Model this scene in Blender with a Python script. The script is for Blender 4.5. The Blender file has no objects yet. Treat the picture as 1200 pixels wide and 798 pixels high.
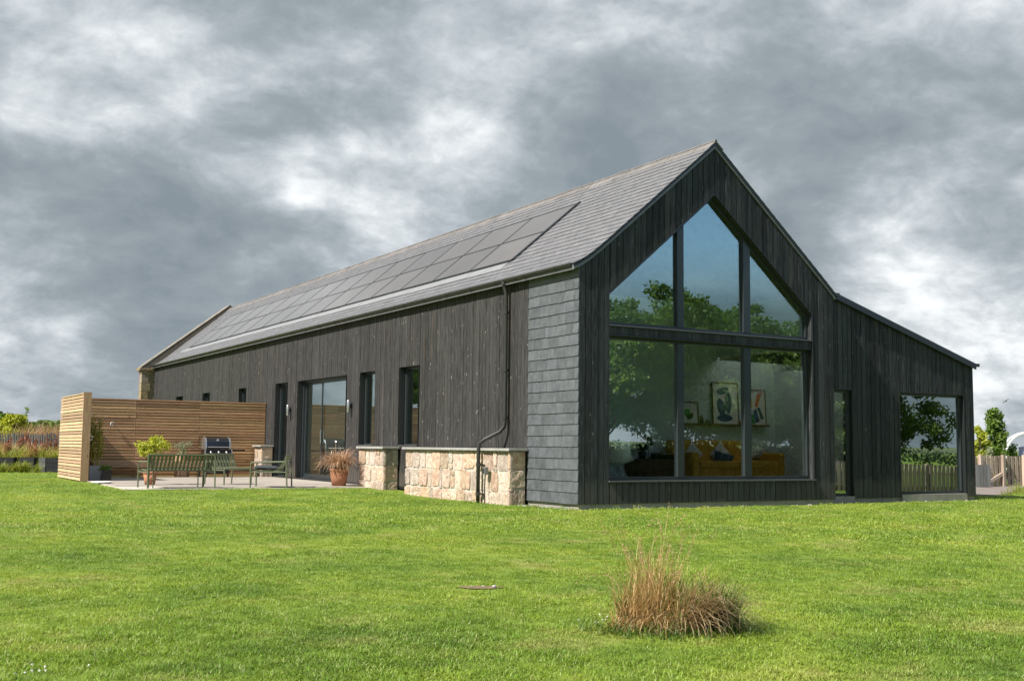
import bpy, bmesh, math, random
import numpy as np
from mathutils import Vector, Matrix
R = math.radians
rnd = random.Random(7)
nr = np.random.RandomState(11)
scene = bpy.context.scene

# ------------------------------------------------------------------ camera
F_PX, PITCH, ROLL, YAW = 1312.13, 0.0945, 0.0107, -0.5311
CAM = np.array([-10.6885, -15.9265, 0.964])
FW = np.array([-math.sin(YAW) * math.cos(PITCH), math.cos(YAW) * math.cos(PITCH), math.sin(PITCH)])
_r = np.array([math.cos(YAW), math.sin(YAW), 0.0]); _u = np.cross(_r, FW)
RT = _r * math.cos(ROLL) + _u * math.sin(ROLL); UP = -_r * math.sin(ROLL) + _u * math.cos(ROLL)
cam_d = bpy.data.cameras.new('camera'); cam = bpy.data.objects.new('camera', cam_d)
scene.collection.objects.link(cam); scene.camera = cam
cam.matrix_world = Matrix(((RT[0], UP[0], -FW[0], CAM[0]), (RT[1], UP[1], -FW[1], CAM[1]), (RT[2], UP[2], -FW[2], CAM[2]), (0, 0, 0, 1)))
cam_d.sensor_width = 36.0; cam_d.lens = F_PX / 1200 * 36; cam_d.clip_start = 0.1; cam_d.clip_end = 6000

def ray(px, py): return FW + RT * (px - 600) / F_PX + UP * (399 - py) / F_PX
def on(px, py, ax, c):
    d = ray(px, py); i = 'xyz'.index(ax); return CAM + d * ((c - CAM[i]) / d[i])

# ------------------------------------------------------------------ sun, sky, exposure
SUN_EL = R(47); SUN_TRAVEL = Vector((1.0, 0.10, 0)).normalized()
sd = bpy.data.lights.new('sun', 'SUN'); sd.energy = 4.6; sd.angle = R(0.6); sd.color = (1.0, 0.945, 0.86)
sun = bpy.data.objects.new('sun', sd); scene.collection.objects.link(sun)
tr = Vector((SUN_TRAVEL.x * math.cos(SUN_EL), SUN_TRAVEL.y * math.cos(SUN_EL), -math.sin(SUN_EL)))
sun.rotation_euler = tr.to_track_quat('-Z', 'Y').to_euler(); sun.location = (-30, 0, 40)
vs = scene.view_settings
vs.view_transform = 'Standard'; vs.look = 'None'; vs.gamma = 1.0; vs.exposure = 0.93; vs.use_curve_mapping = False
scene.cycles.max_bounces = 8; scene.cycles.transparent_max_bounces = 24

world = bpy.data.worlds.new('World'); scene.world = world; world.use_nodes = True
def world_sky():
    nt = world.node_tree; N = nt.nodes; L = nt.links; N.clear()
    def nd(t, **k):
        n = N.new(t)
        for a, b in k.items(): setattr(n, a, b)
        return n
    def put(s, v):
        if isinstance(v, bpy.types.NodeSocket): L.new(v, s)
        else: s.default_value = v
    def m(op, a, b=None, c=None, clamp=False):
        n = nd('ShaderNodeMath', operation=op, use_clamp=clamp); put(n.inputs[0], a)
        if b is not None: put(n.inputs[1], b)
        if c is not None: put(n.inputs[2], c)
        return n.outputs[0]
    def vm(op, a, b=None, out=0):
        n = nd('ShaderNodeVectorMath', operation=op); put(n.inputs[0], a)
        if b is not None: put(n.inputs[1], b)
        return n.outputs[out]
    def noise(vec, sc, det, rough, dist=0.0):
        n = nd('ShaderNodeTexNoise'); put(n.inputs['Vector'], vec)
        n.inputs['Scale'].default_value = sc; n.inputs['Detail'].default_value = det
        n.inputs['Roughness'].default_value = rough; n.inputs['Distortion'].default_value = dist
        return n.outputs['Fac']
    def smooth(v, a, b):
        n = nd('ShaderNodeMapRange', interpolation_type='SMOOTHSTEP'); put(n.inputs[0], v)
        n.inputs[1].default_value = a; n.inputs[2].default_value = b
        return n.outputs[0]
    D = vm('NORMALIZE', nd('ShaderNodeTexCoord').outputs['Generated'])
    sx = nd('ShaderNodeSeparateXYZ'); L.new(D, sx.inputs[0])
    # cloud lumps a little flatter than tall, smaller and flatter towards the horizon
    cx = nd('ShaderNodeCombineXYZ'); den = m('ADD', m('MULTIPLY', m('MAXIMUM', sx.outputs[2], 0.0), .9), .62)
    put(cx.inputs[0], m('DIVIDE', sx.outputs[0], den)); put(cx.inputs[1], m('DIVIDE', sx.outputs[1], den)); put(cx.inputs[2], m('DIVIDE', m('MULTIPLY', sx.outputs[2], 1.55), den))
    P = cx.outputs[0]
    def warp(v, sc, amt):
        n = nd('ShaderNodeTexNoise'); put(n.inputs['Vector'], v); n.inputs['Scale'].default_value = sc; n.inputs['Detail'].default_value = 3
        w = vm('SCALE', vm('SUBTRACT', n.outputs['Color'], (.5, .5, .5))); w.node.inputs['Scale'].default_value = amt
        return vm('ADD', v, w)
    Pw = warp(P, 4.0, .10)
    def density(v):
        lo = noise(v, 2.5, 2, .5)
        md = smooth(noise(v, 5.6, 10, .60), .15, .85)
        bl = m('ABSOLUTE', m('MULTIPLY', m('SUBTRACT', noise(v, 9.5, 6, .55), .5), 2.0))     # billows
        return m('ADD', m('ADD', m('MULTIPLY', lo, .95), m('MULTIPLY', md, .80)), m('MULTIPLY', bl, -.34))
    d0 = density(Pw)
    d1 = density(vm('ADD', Pw, (-.02, .008, .05)))       # a step up and towards the sun
    val = m('ADD', m('MULTIPLY', m('SUBTRACT', .83, d0), 1.05), m('MULTIPLY', m('SUBTRACT', d0, d1), 1.5))
    Dw = warp(D, 6.0, .09)
    # cloud masses as the photograph has them (a direction, a spread, lighter + / darker -)
    for px, py, s, a in LOBES:
        d = ray(px, py); d = d / np.linalg.norm(d)
        dist = vm('DISTANCE', Dw, tuple(d), 1)
        q = m('DIVIDE', dist, s)
        val = m('ADD', val, m('MULTIPLY', m('POWER', 2.718, m('MULTIPLY', m('MULTIPLY', q, q), -1.0)), a))
    ramp = nd('ShaderNodeValToRGB'); put(ramp.inputs[0], m('ADD', m('MULTIPLY', val, .80), .46))
    cr = ramp.color_ramp; cr.interpolation = 'LINEAR'
    cr.elements[0].position = 0.0; cr.elements[0].color = (.13, .155, .175, 1)
    cr.elements[1].position = 1.0; cr.elements[1].color = (.52, .54, .56, 1)
    for p_, c_ in ((.30, (.168, .194, .213, 1)), (.48, (.215, .242, .262, 1)), (.62, (.275, .302, .322, 1)), (.78, (.365, .388, .405, 1)), (.90, (.46, .478, .49, 1))):
        e = cr.elements.new(p_); e.color = c_
    cloud = vm('SCALE', ramp.outputs[0])
    sc = cloud.node; sc.inputs['Scale'].default_value = 10.3
    # openings in the cloud: thin where the low octaves say so, more of them on the south-east side the glass mirrors
    side = m('ADD', m('MULTIPLY', sx.outputs[0], .66), m('MULTIPLY', sx.outputs[1], -.75))
    hole = m('ADD', m('MULTIPLY', val, .6), m('MULTIPLY', smooth(side, .1, .95), .80))
    for px, py, s, a in HOLES:
        d = ray(px, py); d = d / np.linalg.norm(d)
        q = m('DIVIDE', vm('DISTANCE', Dw, tuple(d), 1), s)
        hole = m('ADD', hole, m('MULTIPLY', m('POWER', 2.718, m('MULTIPLY', m('MULTIPLY', q, q), -1.0)), a))
    hole = smooth(hole, .42, .62)
    hole = m('MULTIPLY', hole, smooth(sx.outputs[2], .10, .19))
    sky = nd('ShaderNodeTexSky', sky_type='NISHITA', sun_disc=False)
    sky.sun_elevation = SUN_EL; sky.sun_rotation = math.atan2(-SUN_TRAVEL.x, -SUN_TRAVEL.y)
    sky.air_density = 1.0; sky.dust_density = 0.6; sky.ozone_density = 1.4; sky.altitude = 100
    mx = nd('ShaderNodeMix', data_type='RGBA'); L.new(hole, mx.inputs['Factor'])
    blue = vm('SCALE', sky.outputs[0]); blue.node.inputs['Scale'].default_value = 1.35
    L.new(cloud, mx.inputs['A']); L.new(blue, mx.inputs['B'])
    bg = nd('ShaderNodeBackground'); bg.inputs['Strength'].default_value = 0.1
    L.new(mx.outputs['Result'], bg.inputs['Color'])
    out = nd('ShaderNodeOutputWorld'); L.new(bg.outputs[0], out.inputs['Surface'])
LOBES = [(40, 95, .04, .40), (180, 145, .05, .40), (110, 20, .08, .25), (240, 275, .11, -.45), (60, 250, .08, -.20), (430, 300, .06, .22), (345, 235, .035, .30), (300, 345, .05, .22),
         (60, 345, .05, -.15), (60, 400, .06, .30), (480, 180, .08, .12), (620, 60, .14, -.05), (960, 170, .15, -.38), (1080, 255, .06, .45), (1010, 300, .05, .30), (1160, 310, .05, -.15), (1180, 400, .06, .5), (1090, 345, .04, .2), (860, 50, .08, .12), (700, 170, .06, -.2)]
HOLES = [(400, 285, .05, .06), (450, 300, .05, .06)]
world_sky()

# ------------------------------------------------------------------ helpers
col = scene.collection
def tag(o, label=None, cat=None, group=None, kind=None):
    if label: o['label'] = label
    if cat: o['category'] = cat
    if group: o['group'] = group
    if kind: o['kind'] = kind
    return o
def empty(name, loc=(0, 0, 0), rz=0, label=None, cat=None, group=None):
    o = bpy.data.objects.new(name, None); o.empty_display_size = .1; col.objects.link(o)
    o.location = loc; o.rotation_euler = (0, 0, rz); return tag(o, label, cat, group)
def link(name, me, parent=None, mat=None, loc=None):
    if mat is not None and not me.materials: me.materials.append(mat)
    o = bpy.data.objects.new(name, me); col.objects.link(o)
    if parent: o.parent = parent
    if loc is not None: o.location = loc
    return o
class MB:
    def __init__(s): s.v = []; s.f = []
    def add(s, vs_, fs):
        b = len(s.v); s.v += [tuple(map(float, p)) for p in vs_]; s.f += [tuple(i + b for i in f) for f in fs]; return s
    def box(s, x0, x1, y0, y1, z0, z1):
        return s.add([(x0, y0, z0), (x1, y0, z0), (x1, y1, z0), (x0, y1, z0), (x0, y0, z1), (x1, y0, z1), (x1, y1, z1), (x0, y1, z1)],
                     [(0, 3, 2, 1), (4, 5, 6, 7), (0, 1, 5, 4), (1, 2, 6, 5), (2, 3, 7, 6), (3, 0, 4, 7)])
    def prism(s, poly, axis, a, b):
        """polygon in the two other axes, extruded along axis from a to b"""
        n = len(poly)
        def P(u, v, w): return {'x': (w, u, v), 'y': (u, w, v), 'z': (u, v, w)}[axis]
        vs_ = [P(u, v, a) for u, v in poly] + [P(u, v, b) for u, v in poly]
        return s.add(vs_, [tuple(range(n))[::-1], tuple(range(n, 2 * n))] + [(i, (i + 1) % n, n + (i + 1) % n, n + i) for i in range(n)])
    def bar(s, a, b, w, t, up=(0, 0, 1)):
        a = Vector(a); b = Vector(b); d = (b - a).normalized(); u = Vector(up)
        sd_ = d.cross(u)
        if sd_.length < 1e-4: sd_ = d.cross(Vector((1, 0, 0)))
        sd_.normalize(); u = sd_.cross(d).normalized()
        q = [sd_ * (i * w / 2) + u * (j * t / 2) for i, j in ((-1, -1), (1, -1), (1, 1), (-1, 1))]
        return s.add([a + k for k in q] + [b + k for k in q], [(0, 1, 2, 3), (7, 6, 5, 4), (0, 4, 5, 1), (1, 5, 6, 2), (2, 6, 7, 3), (3, 7, 4, 0)])
    def tube(s, pts, r, n=8, caps=True):
        pts = [Vector(p) for p in pts]; rs = r if isinstance(r, (list, tuple)) else [r] * len(pts)
        rings = []; prev = None
        for i, p in enumerate(pts):
            d = (pts[min(i + 1, len(pts) - 1)] - pts[max(i - 1, 0)]).normalized()
            ref = Vector((0, 0, 1)) if abs(d.z) < .9 else Vector((1, 0, 0))
            if prev is None: a = d.cross(ref).normalized()
            else: a = (prev - d * prev.dot(d)).normalized()
            prev = a; b = d.cross(a)
            rings.append([p + (a * math.cos(2 * math.pi * k / n) + b * math.sin(2 * math.pi * k / n)) * rs[i] for k in range(n)])
        vs_ = [q for ring in rings for q in ring]; fs = []
        for i in range(len(pts) - 1):
            for k in range(n): fs.append((i * n + k, i * n + (k + 1) % n, (i + 1) * n + (k + 1) % n, (i + 1) * n + k))
        if caps: fs += [tuple(range(n))[::-1], tuple(range((len(pts) - 1) * n, len(pts) * n))]
        return s.add(vs_, fs)
    def lathe(s, prof, n=24, c=(0, 0, 0)):
        vs_ = [(c[0] + r * math.cos(2 * math.pi * k / n), c[1] + r * math.sin(2 * math.pi * k / n), c[2] + z) for r, z in prof for k in range(n)]
        fs = [(i * n + k, i * n + (k + 1) % n, (i + 1) * n + (k + 1) % n, (i + 1) * n + k) for i in range(len(prof) - 1) for k in range(n)]
        return s.add(vs_, fs)
    def mesh(s, name, mat=None, smooth=False, bevel=0):
        me = bpy.data.meshes.new(name); me.from_pydata(s.v, [], s.f)
        if bevel or smooth:
            bm = bmesh.new(); bm.from_mesh(me)
            bmesh.ops.recalc_face_normals(bm, faces=bm.faces)
            if bevel: bmesh.ops.bevel(bm, geom=list(bm.edges), offset=bevel, segments=2, affect='EDGES', profile=.6)
            bm.to_mesh(me); bm.free()
        me.update()
        if mat: me.materials.append(mat)
        if smooth:
            for p in me.polygons: p.use_smooth = True
        return me
    def obj(s, name, mat=None, parent=None, smooth=False, bevel=0, loc=None):
        return link(name, s.mesh(name, mat, smooth, bevel), parent, None, loc)
def np_mesh(name, V, Q, mat, smooth=False):
    me = bpy.data.meshes.new(name); V = np.asarray(V, np.float32); Q = np.asarray(Q, np.int32); k = Q.shape[1]
    me.vertices.add(len(V)); me.vertices.foreach_set('co', V.ravel())
    me.loops.add(Q.size); me.loops.foreach_set('vertex_index', Q.ravel())
    me.polygons.add(len(Q)); me.polygons.foreach_set('loop_start', np.arange(0, Q.size, k, dtype=np.int32))
    me.update(calc_edges=True); me.validate()
    if mat: me.materials.append(mat)
    if smooth: me.polygons.foreach_set('use_smooth', [True] * len(Q))
    return me
UNIT = {}
def unit_box(mat):
    """a shared 1 m box (corner at 0) for pieces that differ only in size"""
    if mat.name not in UNIT: UNIT[mat.name] = MB().box(0, 1, 0, 1, 0, 1).mesh('piece_' + mat.name, mat)
    return UNIT[mat.name]
def piece(name, mat, parent, x0, x1, y0, y1, z0, z1):
    o = link(name, unit_box(mat), parent, None, (x0, y0, z0)); o.scale = (x1 - x0, y1 - y0, z1 - z0); return o

# ------------------------------------------------------------------ materials
class Mat:
    def __init__(s, name):
        s.m = bpy.data.materials.new(name); s.m.use_nodes = True; s.nt = s.m.node_tree; s.N = s.nt.nodes; s.L = s.nt.links
        s.b = s.N['Principled BSDF']; s.out = s.N['Material Output']
    def nd(s, t, **k):
        n = s.N.new(t)
        for a, b in k.items(): setattr(n, a, b)
        return n
    def put(s, sock, v):
        if isinstance(v, bpy.types.NodeSocket): s.L.new(v, sock)
        else: sock.default_value = v
    def math(s, op, a, b=0.0, clamp=False):
        n = s.nd('ShaderNodeMath', operation=op, use_clamp=clamp); s.put(n.inputs[0], a); s.put(n.inputs[1], b); return n.outputs[0]
    def pos(s, scale=(1, 1, 1), jitter=True):
        p = s.nd('ShaderNodeNewGeometry').outputs['Position']
        n = s.nd('ShaderNodeVectorMath', operation='MULTIPLY'); s.L.new(p, n.inputs[0]); n.inputs[1].default_value = scale
        if not jitter: return n.outputs[0]
        r = s.nd('ShaderNodeObjectInfo').outputs['Random']
        a = s.nd('ShaderNodeVectorMath', operation='ADD'); s.L.new(n.outputs[0], a.inputs[0]); s.L.new(s.math('MULTIPLY', r, 37.0), a.inputs[1])
        return a.outputs[0]
    def rand(s): return s.nd('ShaderNodeObjectInfo').outputs['Random']
    def noise(s, vec, sc, det=4, rough=.55, dist=0, col=False):
        n = s.nd('ShaderNodeTexNoise'); s.put(n.inputs['Vector'], vec); n.inputs['Scale'].default_value = sc
        n.inputs['Detail'].default_value = det; n.inputs['Roughness'].default_value = rough; n.inputs['Distortion'].default_value = dist
        return n.outputs[1 if col else 0]
    def ramp(s, v, *stops, interp='LINEAR'):
        n = s.nd('ShaderNodeValToRGB'); s.put(n.inputs[0], v); cr = n.color_ramp; cr.interpolation = interp
        while len(cr.elements) < len(stops): cr.elements.new(.5)
        for e, (p_, c_) in zip(cr.elements, stops):
            e.position = p_; e.color = (*c_, 1) if not isinstance(c_, (int, float)) else (c_, c_, c_, 1)
        return n.outputs[0]
    def mix(s, f, a, b, mode='MIX'):
        n = s.nd('ShaderNodeMix', data_type='RGBA', blend_type=mode); s.put(n.inputs['Factor'], f)
        s.put(n.inputs['A'], (*a, 1) if isinstance(a, tuple) else a); s.put(n.inputs['B'], (*b, 1) if isinstance(b, tuple) else b)
        return n.outputs['Result']
    def hsv(s, c, h=.5, sa=1.0, v=1.0):
        n = s.nd('ShaderNodeHueSaturation'); s.put(n.inputs['Color'], c); s.put(n.inputs['Hue'], h); s.put(n.inputs['Saturation'], sa); s.put(n.inputs['Value'], v); return n.outputs[0]
    def bump(s, h, st=.3, d=.01):
        n = s.nd('ShaderNodeBump'); n.inputs['Strength'].default_value = st; n.inputs['Distance'].default_value = d
        s.put(n.inputs['Height'], h); s.L.new(n.outputs[0], s.b.inputs['Normal'])
    def set(s, color=None, rough=None, metal=None, spec=None):
        if color is not None: s.put(s.b.inputs['Base Color'], (*color, 1) if isinstance(color, tuple) else color)
        if rough is not None: s.put(s.b.inputs['Roughness'], rough)
        if metal is not None: s.put(s.b.inputs['Metallic'], metal)
        if spec is not None: s.put(s.b.inputs['Specular IOR Level'], spec)
        return s.m
def plain(name, c, rough=.5, metal=0, var=.12, sc=6, bump=0, spec=.5):
    k = Mat(name); n = k.noise(k.pos(), sc, 5)
    c2 = k.hsv(k.mix(0.0, c, c), v=k.math('ADD', k.math('MULTIPLY', n, 2 * var), 1 - var))
    if bump: k.bump(k.noise(k.pos(), sc * 12, 3), bump, .004)
    return k.set(c2, rough, metal, spec)

def m_board(name, dark, mid, fleck_amt=.5, gs=1.0, vlo=.62, vr=.75):
    k = Mat(name); p = k.pos((1, 1, .035))
    g = k.noise(p, 95 * gs, 4, .6); g2 = k.noise(k.pos((1, 1, .12)), 26, 4, .6)
    base = k.ramp(k.math('ADD', k.math('MULTIPLY', g, .7), k.math('MULTIPLY', g2, .3)), (.40, dark), (.52, mid), (.64, tuple(min(1, c * 2.1) for c in mid)))
    r = k.rand()
    base = k.hsv(base, .5, 1.0, k.math('ADD', k.math('MULTIPLY', r, vr), vlo))
    # worn, paler brown boards
    rb = k.ramp(k.math('FRACT', k.math('MULTIPLY', r, 17.3)), (.72, 0.0), (.95, 1.0))
    wear = k.math('MULTIPLY', k.ramp(k.noise(k.pos((1, 1, .08)), 9, 3), (.48, 0.0), (.72, .8)), rb)
    base = k.mix(wear, base, (mid[0] * 2.6, mid[1] * 2.1, mid[2] * 1.7))
    # pale flecks: lifted char, knots and bird marks, a little taller than wide
    v = k.nd('ShaderNodeTexVoronoi'); k.put(v.inputs['Vector'], k.pos((1, 1, .42))); v.inputs['Scale'].default_value = 10.5
    vv = k.math('LESS_THAN', v.outputs['Distance'], k.math('MULTIPLY', k.math('SUBTRACT', k.noise(k.pos(), 2.1, 2), .36), .55))
    fl = k.math('MULTIPLY', vv, k.math('MULTIPLY', k.ramp(k.noise(k.pos((1, 1, .3)), 120, 2), (.44, 0.0), (.56, 1.0)), fleck_amt))
    base = k.mix(fl, base, (.30, .28, .26))
    sp = k.nd('ShaderNodeSeparateXYZ'); k.L.new(k.pos((1, 1, 1), False), sp.inputs[0])
    zs = k.math('ADD', sp.outputs[2], k.math('MULTIPLY', k.noise(k.pos((1, 1, .5)), 6, 4), -.55))
    base = k.mix(k.ramp(zs, (.0, .42), (.16, 0.0)), base, (mid[0] * 2.6 + .015, mid[1] * 2.4 + .01, mid[2] * 2.0 + .005))
    run = k.ramp(k.noise(k.pos((1, 1, .05), False), 3.2, 3), (.52, 0.0), (.68, .38))
    base = k.mix(run, base, tuple(min(1, c * 1.9) for c in mid))
    k.bump(g, .5, .004)
    return k.set(base, k.ramp(g2, (.3, .62), (.7, .86)), spec=.3)
MAT_GABLE = m_board('charred_larch_boards', (.0088, .0100, .0108), (.0285, .0310, .0330), .55, vlo=.6, vr=.75)
MAT_SIDE = m_board('weathered_larch_boards', (.0138, .0134, .0134), (.0330, .0318, .0318), .9, vlo=.80, vr=.36)

def m_slate(name, lo, hi, rough=.45, vr=.3):
    k = Mat(name); r = k.rand()
    n = k.noise(k.pos(), 7, 6, .6)
    c = k.ramp(n, (.3, lo), (.7, hi))
    c = k.hsv(c, .5, 1, k.math('ADD', k.math('MULTIPLY', r, vr), 1 - vr / 2))
    sp = k.ramp(k.noise(k.pos((1, 1, .7)), 34, 2), (.70, 0.0), (.76, .45))
    c = k.mix(sp, c, (.42, .43, .42))
    k.bump(k.noise(k.pos((1, 1, 1)), 28, 5), .35, .006)
    return k.set(c, k.ramp(n, (.3, rough - .08), (.7, rough + .12)), spec=.5)
MAT_WSLATE = m_slate('wall_slate', (.066, .074, .083), (.102, .112, .124), .5, .30)
MAT_RSLATE = m_slate('roof_slate', (.112, .111, .120), (.168, .167, .179), .47, .14)
def m_stuff_slate():
    k = Mat('roof_slate_far'); v = k.nd('ShaderNodeTexVoronoi'); k.put(v.inputs['Vector'], k.pos((1, 4, 5), False)); v.inputs['Scale'].default_value = 1.0
    c = k.ramp(k.noise(k.pos(jitter=False), 7, 6, .6), (.3, (.112, .111, .120)), (.7, (.168, .167, .179)))
    s = k.nd('ShaderNodeSeparateColor'); k.L.new(v.outputs['Color'], s.inputs[0])
    c = k.hsv(c, .5, 1, k.math('ADD', k.math('MULTIPLY', s.outputs[0], .16), .92))
    k.bump(k.noise(k.pos(jitter=False), 28, 5), .35, .006)
    return k.set(c, .47)
MAT_RSLATE_FAR = m_stuff_slate()
MAT_RIDGE = m_slate('ridge_tile_clay', (.125, .115, .114), (.19, .176, .174), .55)
def m_solar():
    k = Mat('solar_glass')
    c = k.ramp(k.noise(k.pos(), 1.2, 3), (.3, (.090, .076, .069)), (.7, (.112, .096, .088)))
    c = k.hsv(c, .5, 1, k.math('ADD', k.math('MULTIPLY', k.rand(), .25), .87))
    k.b.inputs['Coat Weight'].default_value = .8; k.b.inputs['Coat Roughness'].default_value = .13
    return k.set(c, .38, 0, .6)
MAT_SOLAR = m_solar()
MAT_FLASH = plain('grey_flashing', (.25, .255, .265), .42, .2, .2, 5)
MAT_BLACK = plain('black_powder_coat', (.016, .018, .020), .38, 0, .1)
MAT_FRAME = plain('anthracite_frame', (.026, .032, .036), .36, 0, .08)
MAT_GUT = plain('dark_gutter', (.03, .03, .03), .4, 0, .15)
MAT_SILL = plain('grey_sill_metal', (.11, .11, .115), .45, .3, .1)
def m_concrete(name, lo, hi):
    k = Mat(name); n = k.noise(k.pos(), 5, 8, .65); st = k.noise(k.pos((.7, .7, 2.5)), 3, 4)
    c = k.mix(k.math('MULTIPLY', st, .5), k.ramp(n, (.3, lo), (.7, hi)), tuple(x * .62 for x in lo))
    k.bump(k.noise(k.pos(), 60, 4), .35, .006); return k.set(c, .88, spec=.25)
MAT_PLINTH = m_concrete('concrete_plinth', (.26, .24, .22), (.38, .355, .325))
MAT_PATIO = m_concrete('patio_slab', (.29, .255, .225), (.40, .355, .315))
MAT_MORTAR = m_concrete('lime_mortar', (.42, .385, .335), (.56, .52, .46))
MAT_COPING_OLD = m_concrete('weathered_coping', (.19, .165, .135), (.30, .265, .22))
MAT_COPING = m_concrete('slate_coping', (.27, .265, .25), (.42, .41, .39))
def m_stone(name, a, b, c3):
    k = Mat(name); r = k.rand()
    n = k.noise(k.pos(), 9, 8, .65); n2 = k.noise(k.pos(), 2.5, 4)
    c = k.ramp(n, (.28, a), (.5, b), (.72, c3))
    c = k.hsv(c, k.math('ADD', k.math('MULTIPLY', r, .03), .487), k.math('ADD', k.math('MULTIPLY', k.math('FRACT', k.math('MULTIPLY', r, 7.7)), .6), .65), k.math('ADD', k.math('MULTIPLY', k.math('FRACT', k.math('MULTIPLY', r, 5.1)), .45), .72))
    c = k.mix(k.ramp(n2, (.55, 0.0), (.75, .35)), c, (.23, .19, .15))
    k.bump(k.noise(k.pos(), 22, 7, .7), .8, .018); return k.set(c, .92, spec=.2)
MAT_STONE = m_stone('golden_sandstone', (.33, .218, .165), (.46, .355, .28), (.58, .495, .415))
MAT_STONE_OLD = m_stone('old_sandstone', (.16, .12, .085), (.27, .21, .15), (.36, .30, .22))
def m_wood(name, lo, hi, axis, rough=.75, sc=60):
    k = Mat(name); s = {'x': (.05, 1, 1), 'y': (1, .05, 1), 'z': (1, 1, .05)}[axis]
    g = k.noise(k.pos(s), sc, 5, .6); r = k.rand()
    c = k.ramp(g, (.3, lo), (.68, hi))
    c = k.hsv(c, k.math('ADD', k.math('MULTIPLY', r, .018), .491), 1, k.math('ADD', k.math('MULTIPLY', k.math('FRACT', k.math('MULTIPLY', r, 9.7)), .55), .72))
    v = k.nd('ShaderNodeTexVoronoi'); k.put(v.inputs['Vector'], k.pos(tuple(.5 if q < 1 else 1 for q in s))); v.inputs['Scale'].default_value = 3.2
    c = k.mix(k.ramp(v.outputs['Distance'], (.03, .75), (.10, 0.0)), c, (.10, .05, .025))
    k.bump(g, .35, .003); return k.set(c, rough, spec=.3)
MAT_SLAT_X = m_wood('larch_slat_wall', (.42, .235, .115), (.66, .43, .235), 'x')
MAT_SLAT_Y = m_wood('larch_slat_end', (.38, .25, .15), (.58, .42, .28), 'y')
MAT_POST = m_wood('larch_post', (.33, .21, .11), (.52, .36, .21), 'z')
MAT_BENCHW = m_wood('bench_oak', (.22, .13, .075), (.40, .27, .17), 'x')
MAT_PICKET = m_wood('weathered_picket', (.27, .20, .16), (.45, .36, .30), 'z')
MAT_PALING = m_wood('grey_paling', (.045, .045, .046), (.09, .09, .09), 'z')
MAT_DARKWOOD = m_wood('black_stained_wood', (.012, .013, .015), (.03, .032, .035), 'x')
MAT_GREYWOOD = m_wood('grey_stained_wood', (.08, .085, .085), (.13, .135, .135), 'z')
MAT_GREEN = plain('olive_green_metal', (.105, .122, .068), .5, 0, .12, 9)
MAT_CUSH = plain('charcoal_cushion', (.032, .04, .042), .9, 0, .2, 20, .4)
MAT_TERRA = m_concrete('terracotta', (.36, .165, .09), (.47, .24, .145))
MAT_SILVER = plain('brushed_steel', (.55, .56, .57), .32, .9, .08)
MAT_ENAMEL = plain('black_enamel', (.012, .013, .016), .18, 0, .1)
MAT_WHITE = plain('white_plastic', (.82, .83, .82), .4, 0, .05)
MAT_PLASTER = plain('pale_plaster', (.58, .66, .645), .9, 0, .05, 2)
MAT_FLOORIN = m_wood('oak_floor', (.30, .22, .15), (.44, .34, .24), 'y')
MAT_MUST = plain('mustard_velvet', (.58, .34, .04), .85, 0, .25, 9, .3)
MAT_CUSHW = plain('cream_linen', (.62, .60, .55), .9, 0, .1, 14, .3)
MAT_CUSHB = plain('ink_blue_linen', (.04, .075, .12), .9, 0, .2, 14, .3)
MAT_PAPER = plain('print_paper', (.70, .69, .63), .8, 0, .04)
MAT_BLUEP = plain('print_blue', (.035, .085, .19), .8)
MAT_REDP = plain('print_coral', (.62, .14, .08), .8)
MAT_GREENP = plain('print_green', (.06, .30, .10), .8)
MAT_YELP = plain('print_yellow', (.70, .50, .06), .8)
MAT_PINKP = plain('print_pink', (.62, .33, .32), .8)
MAT_WALNUT = m_wood('walnut', (.09, .05, .025), (.20, .11, .06), 'x')
MAT_SOIL = plain('soil', (.055, .038, .026), .95, 0, .4, 30, .8)
MAT_BARK = m_wood('bark', (.05, .04, .03), (.13, .105, .08), 'z', .95, 25)
MAT_GRAVEL = m_concrete('gravel', (.17, .14, .125), (.28, .24, .215))
MAT_ZINC = plain('zinc_grey', (.20, .21, .215), .5, .3, .1)

def m_glass(name, tint, base=.10, k_fres=1.0):
    k = Mat(name); k.N.remove(k.b)
    fr = k.nd('ShaderNodeLayerWeight'); fac = k.math('ADD', k.math('MULTIPLY', k.math('POWER', fr.outputs['Facing'], 5.0), k_fres), base, True)
    fac = k.math('MULTIPLY', fac, k.math('SUBTRACT', 1.0, k.nd('ShaderNodeNewGeometry').outputs['Backfacing']))   # the coating sits on the outer faces
    t = k.nd('ShaderNodeBsdfTransparent'); t.inputs[0].default_value = (*tint, 1)
    g = k.nd('ShaderNodeBsdfGlossy'); g.inputs['Color'].default_value = (.84, .97, .98, 1); g.inputs['Roughness'].default_value = 0.0
    mx = k.nd('ShaderNodeMixShader'); k.L.new(fac, mx.inputs[0]); k.L.new(t.outputs[0], mx.inputs[1]); k.L.new(g.outputs[0], mx.inputs[2])
    k.L.new(mx.outputs[0], k.out.inputs['Surface']); return k.m
MAT_GLASS = m_glass('solar_control_glass', (.96, .995, .985), .46, .52)

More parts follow.
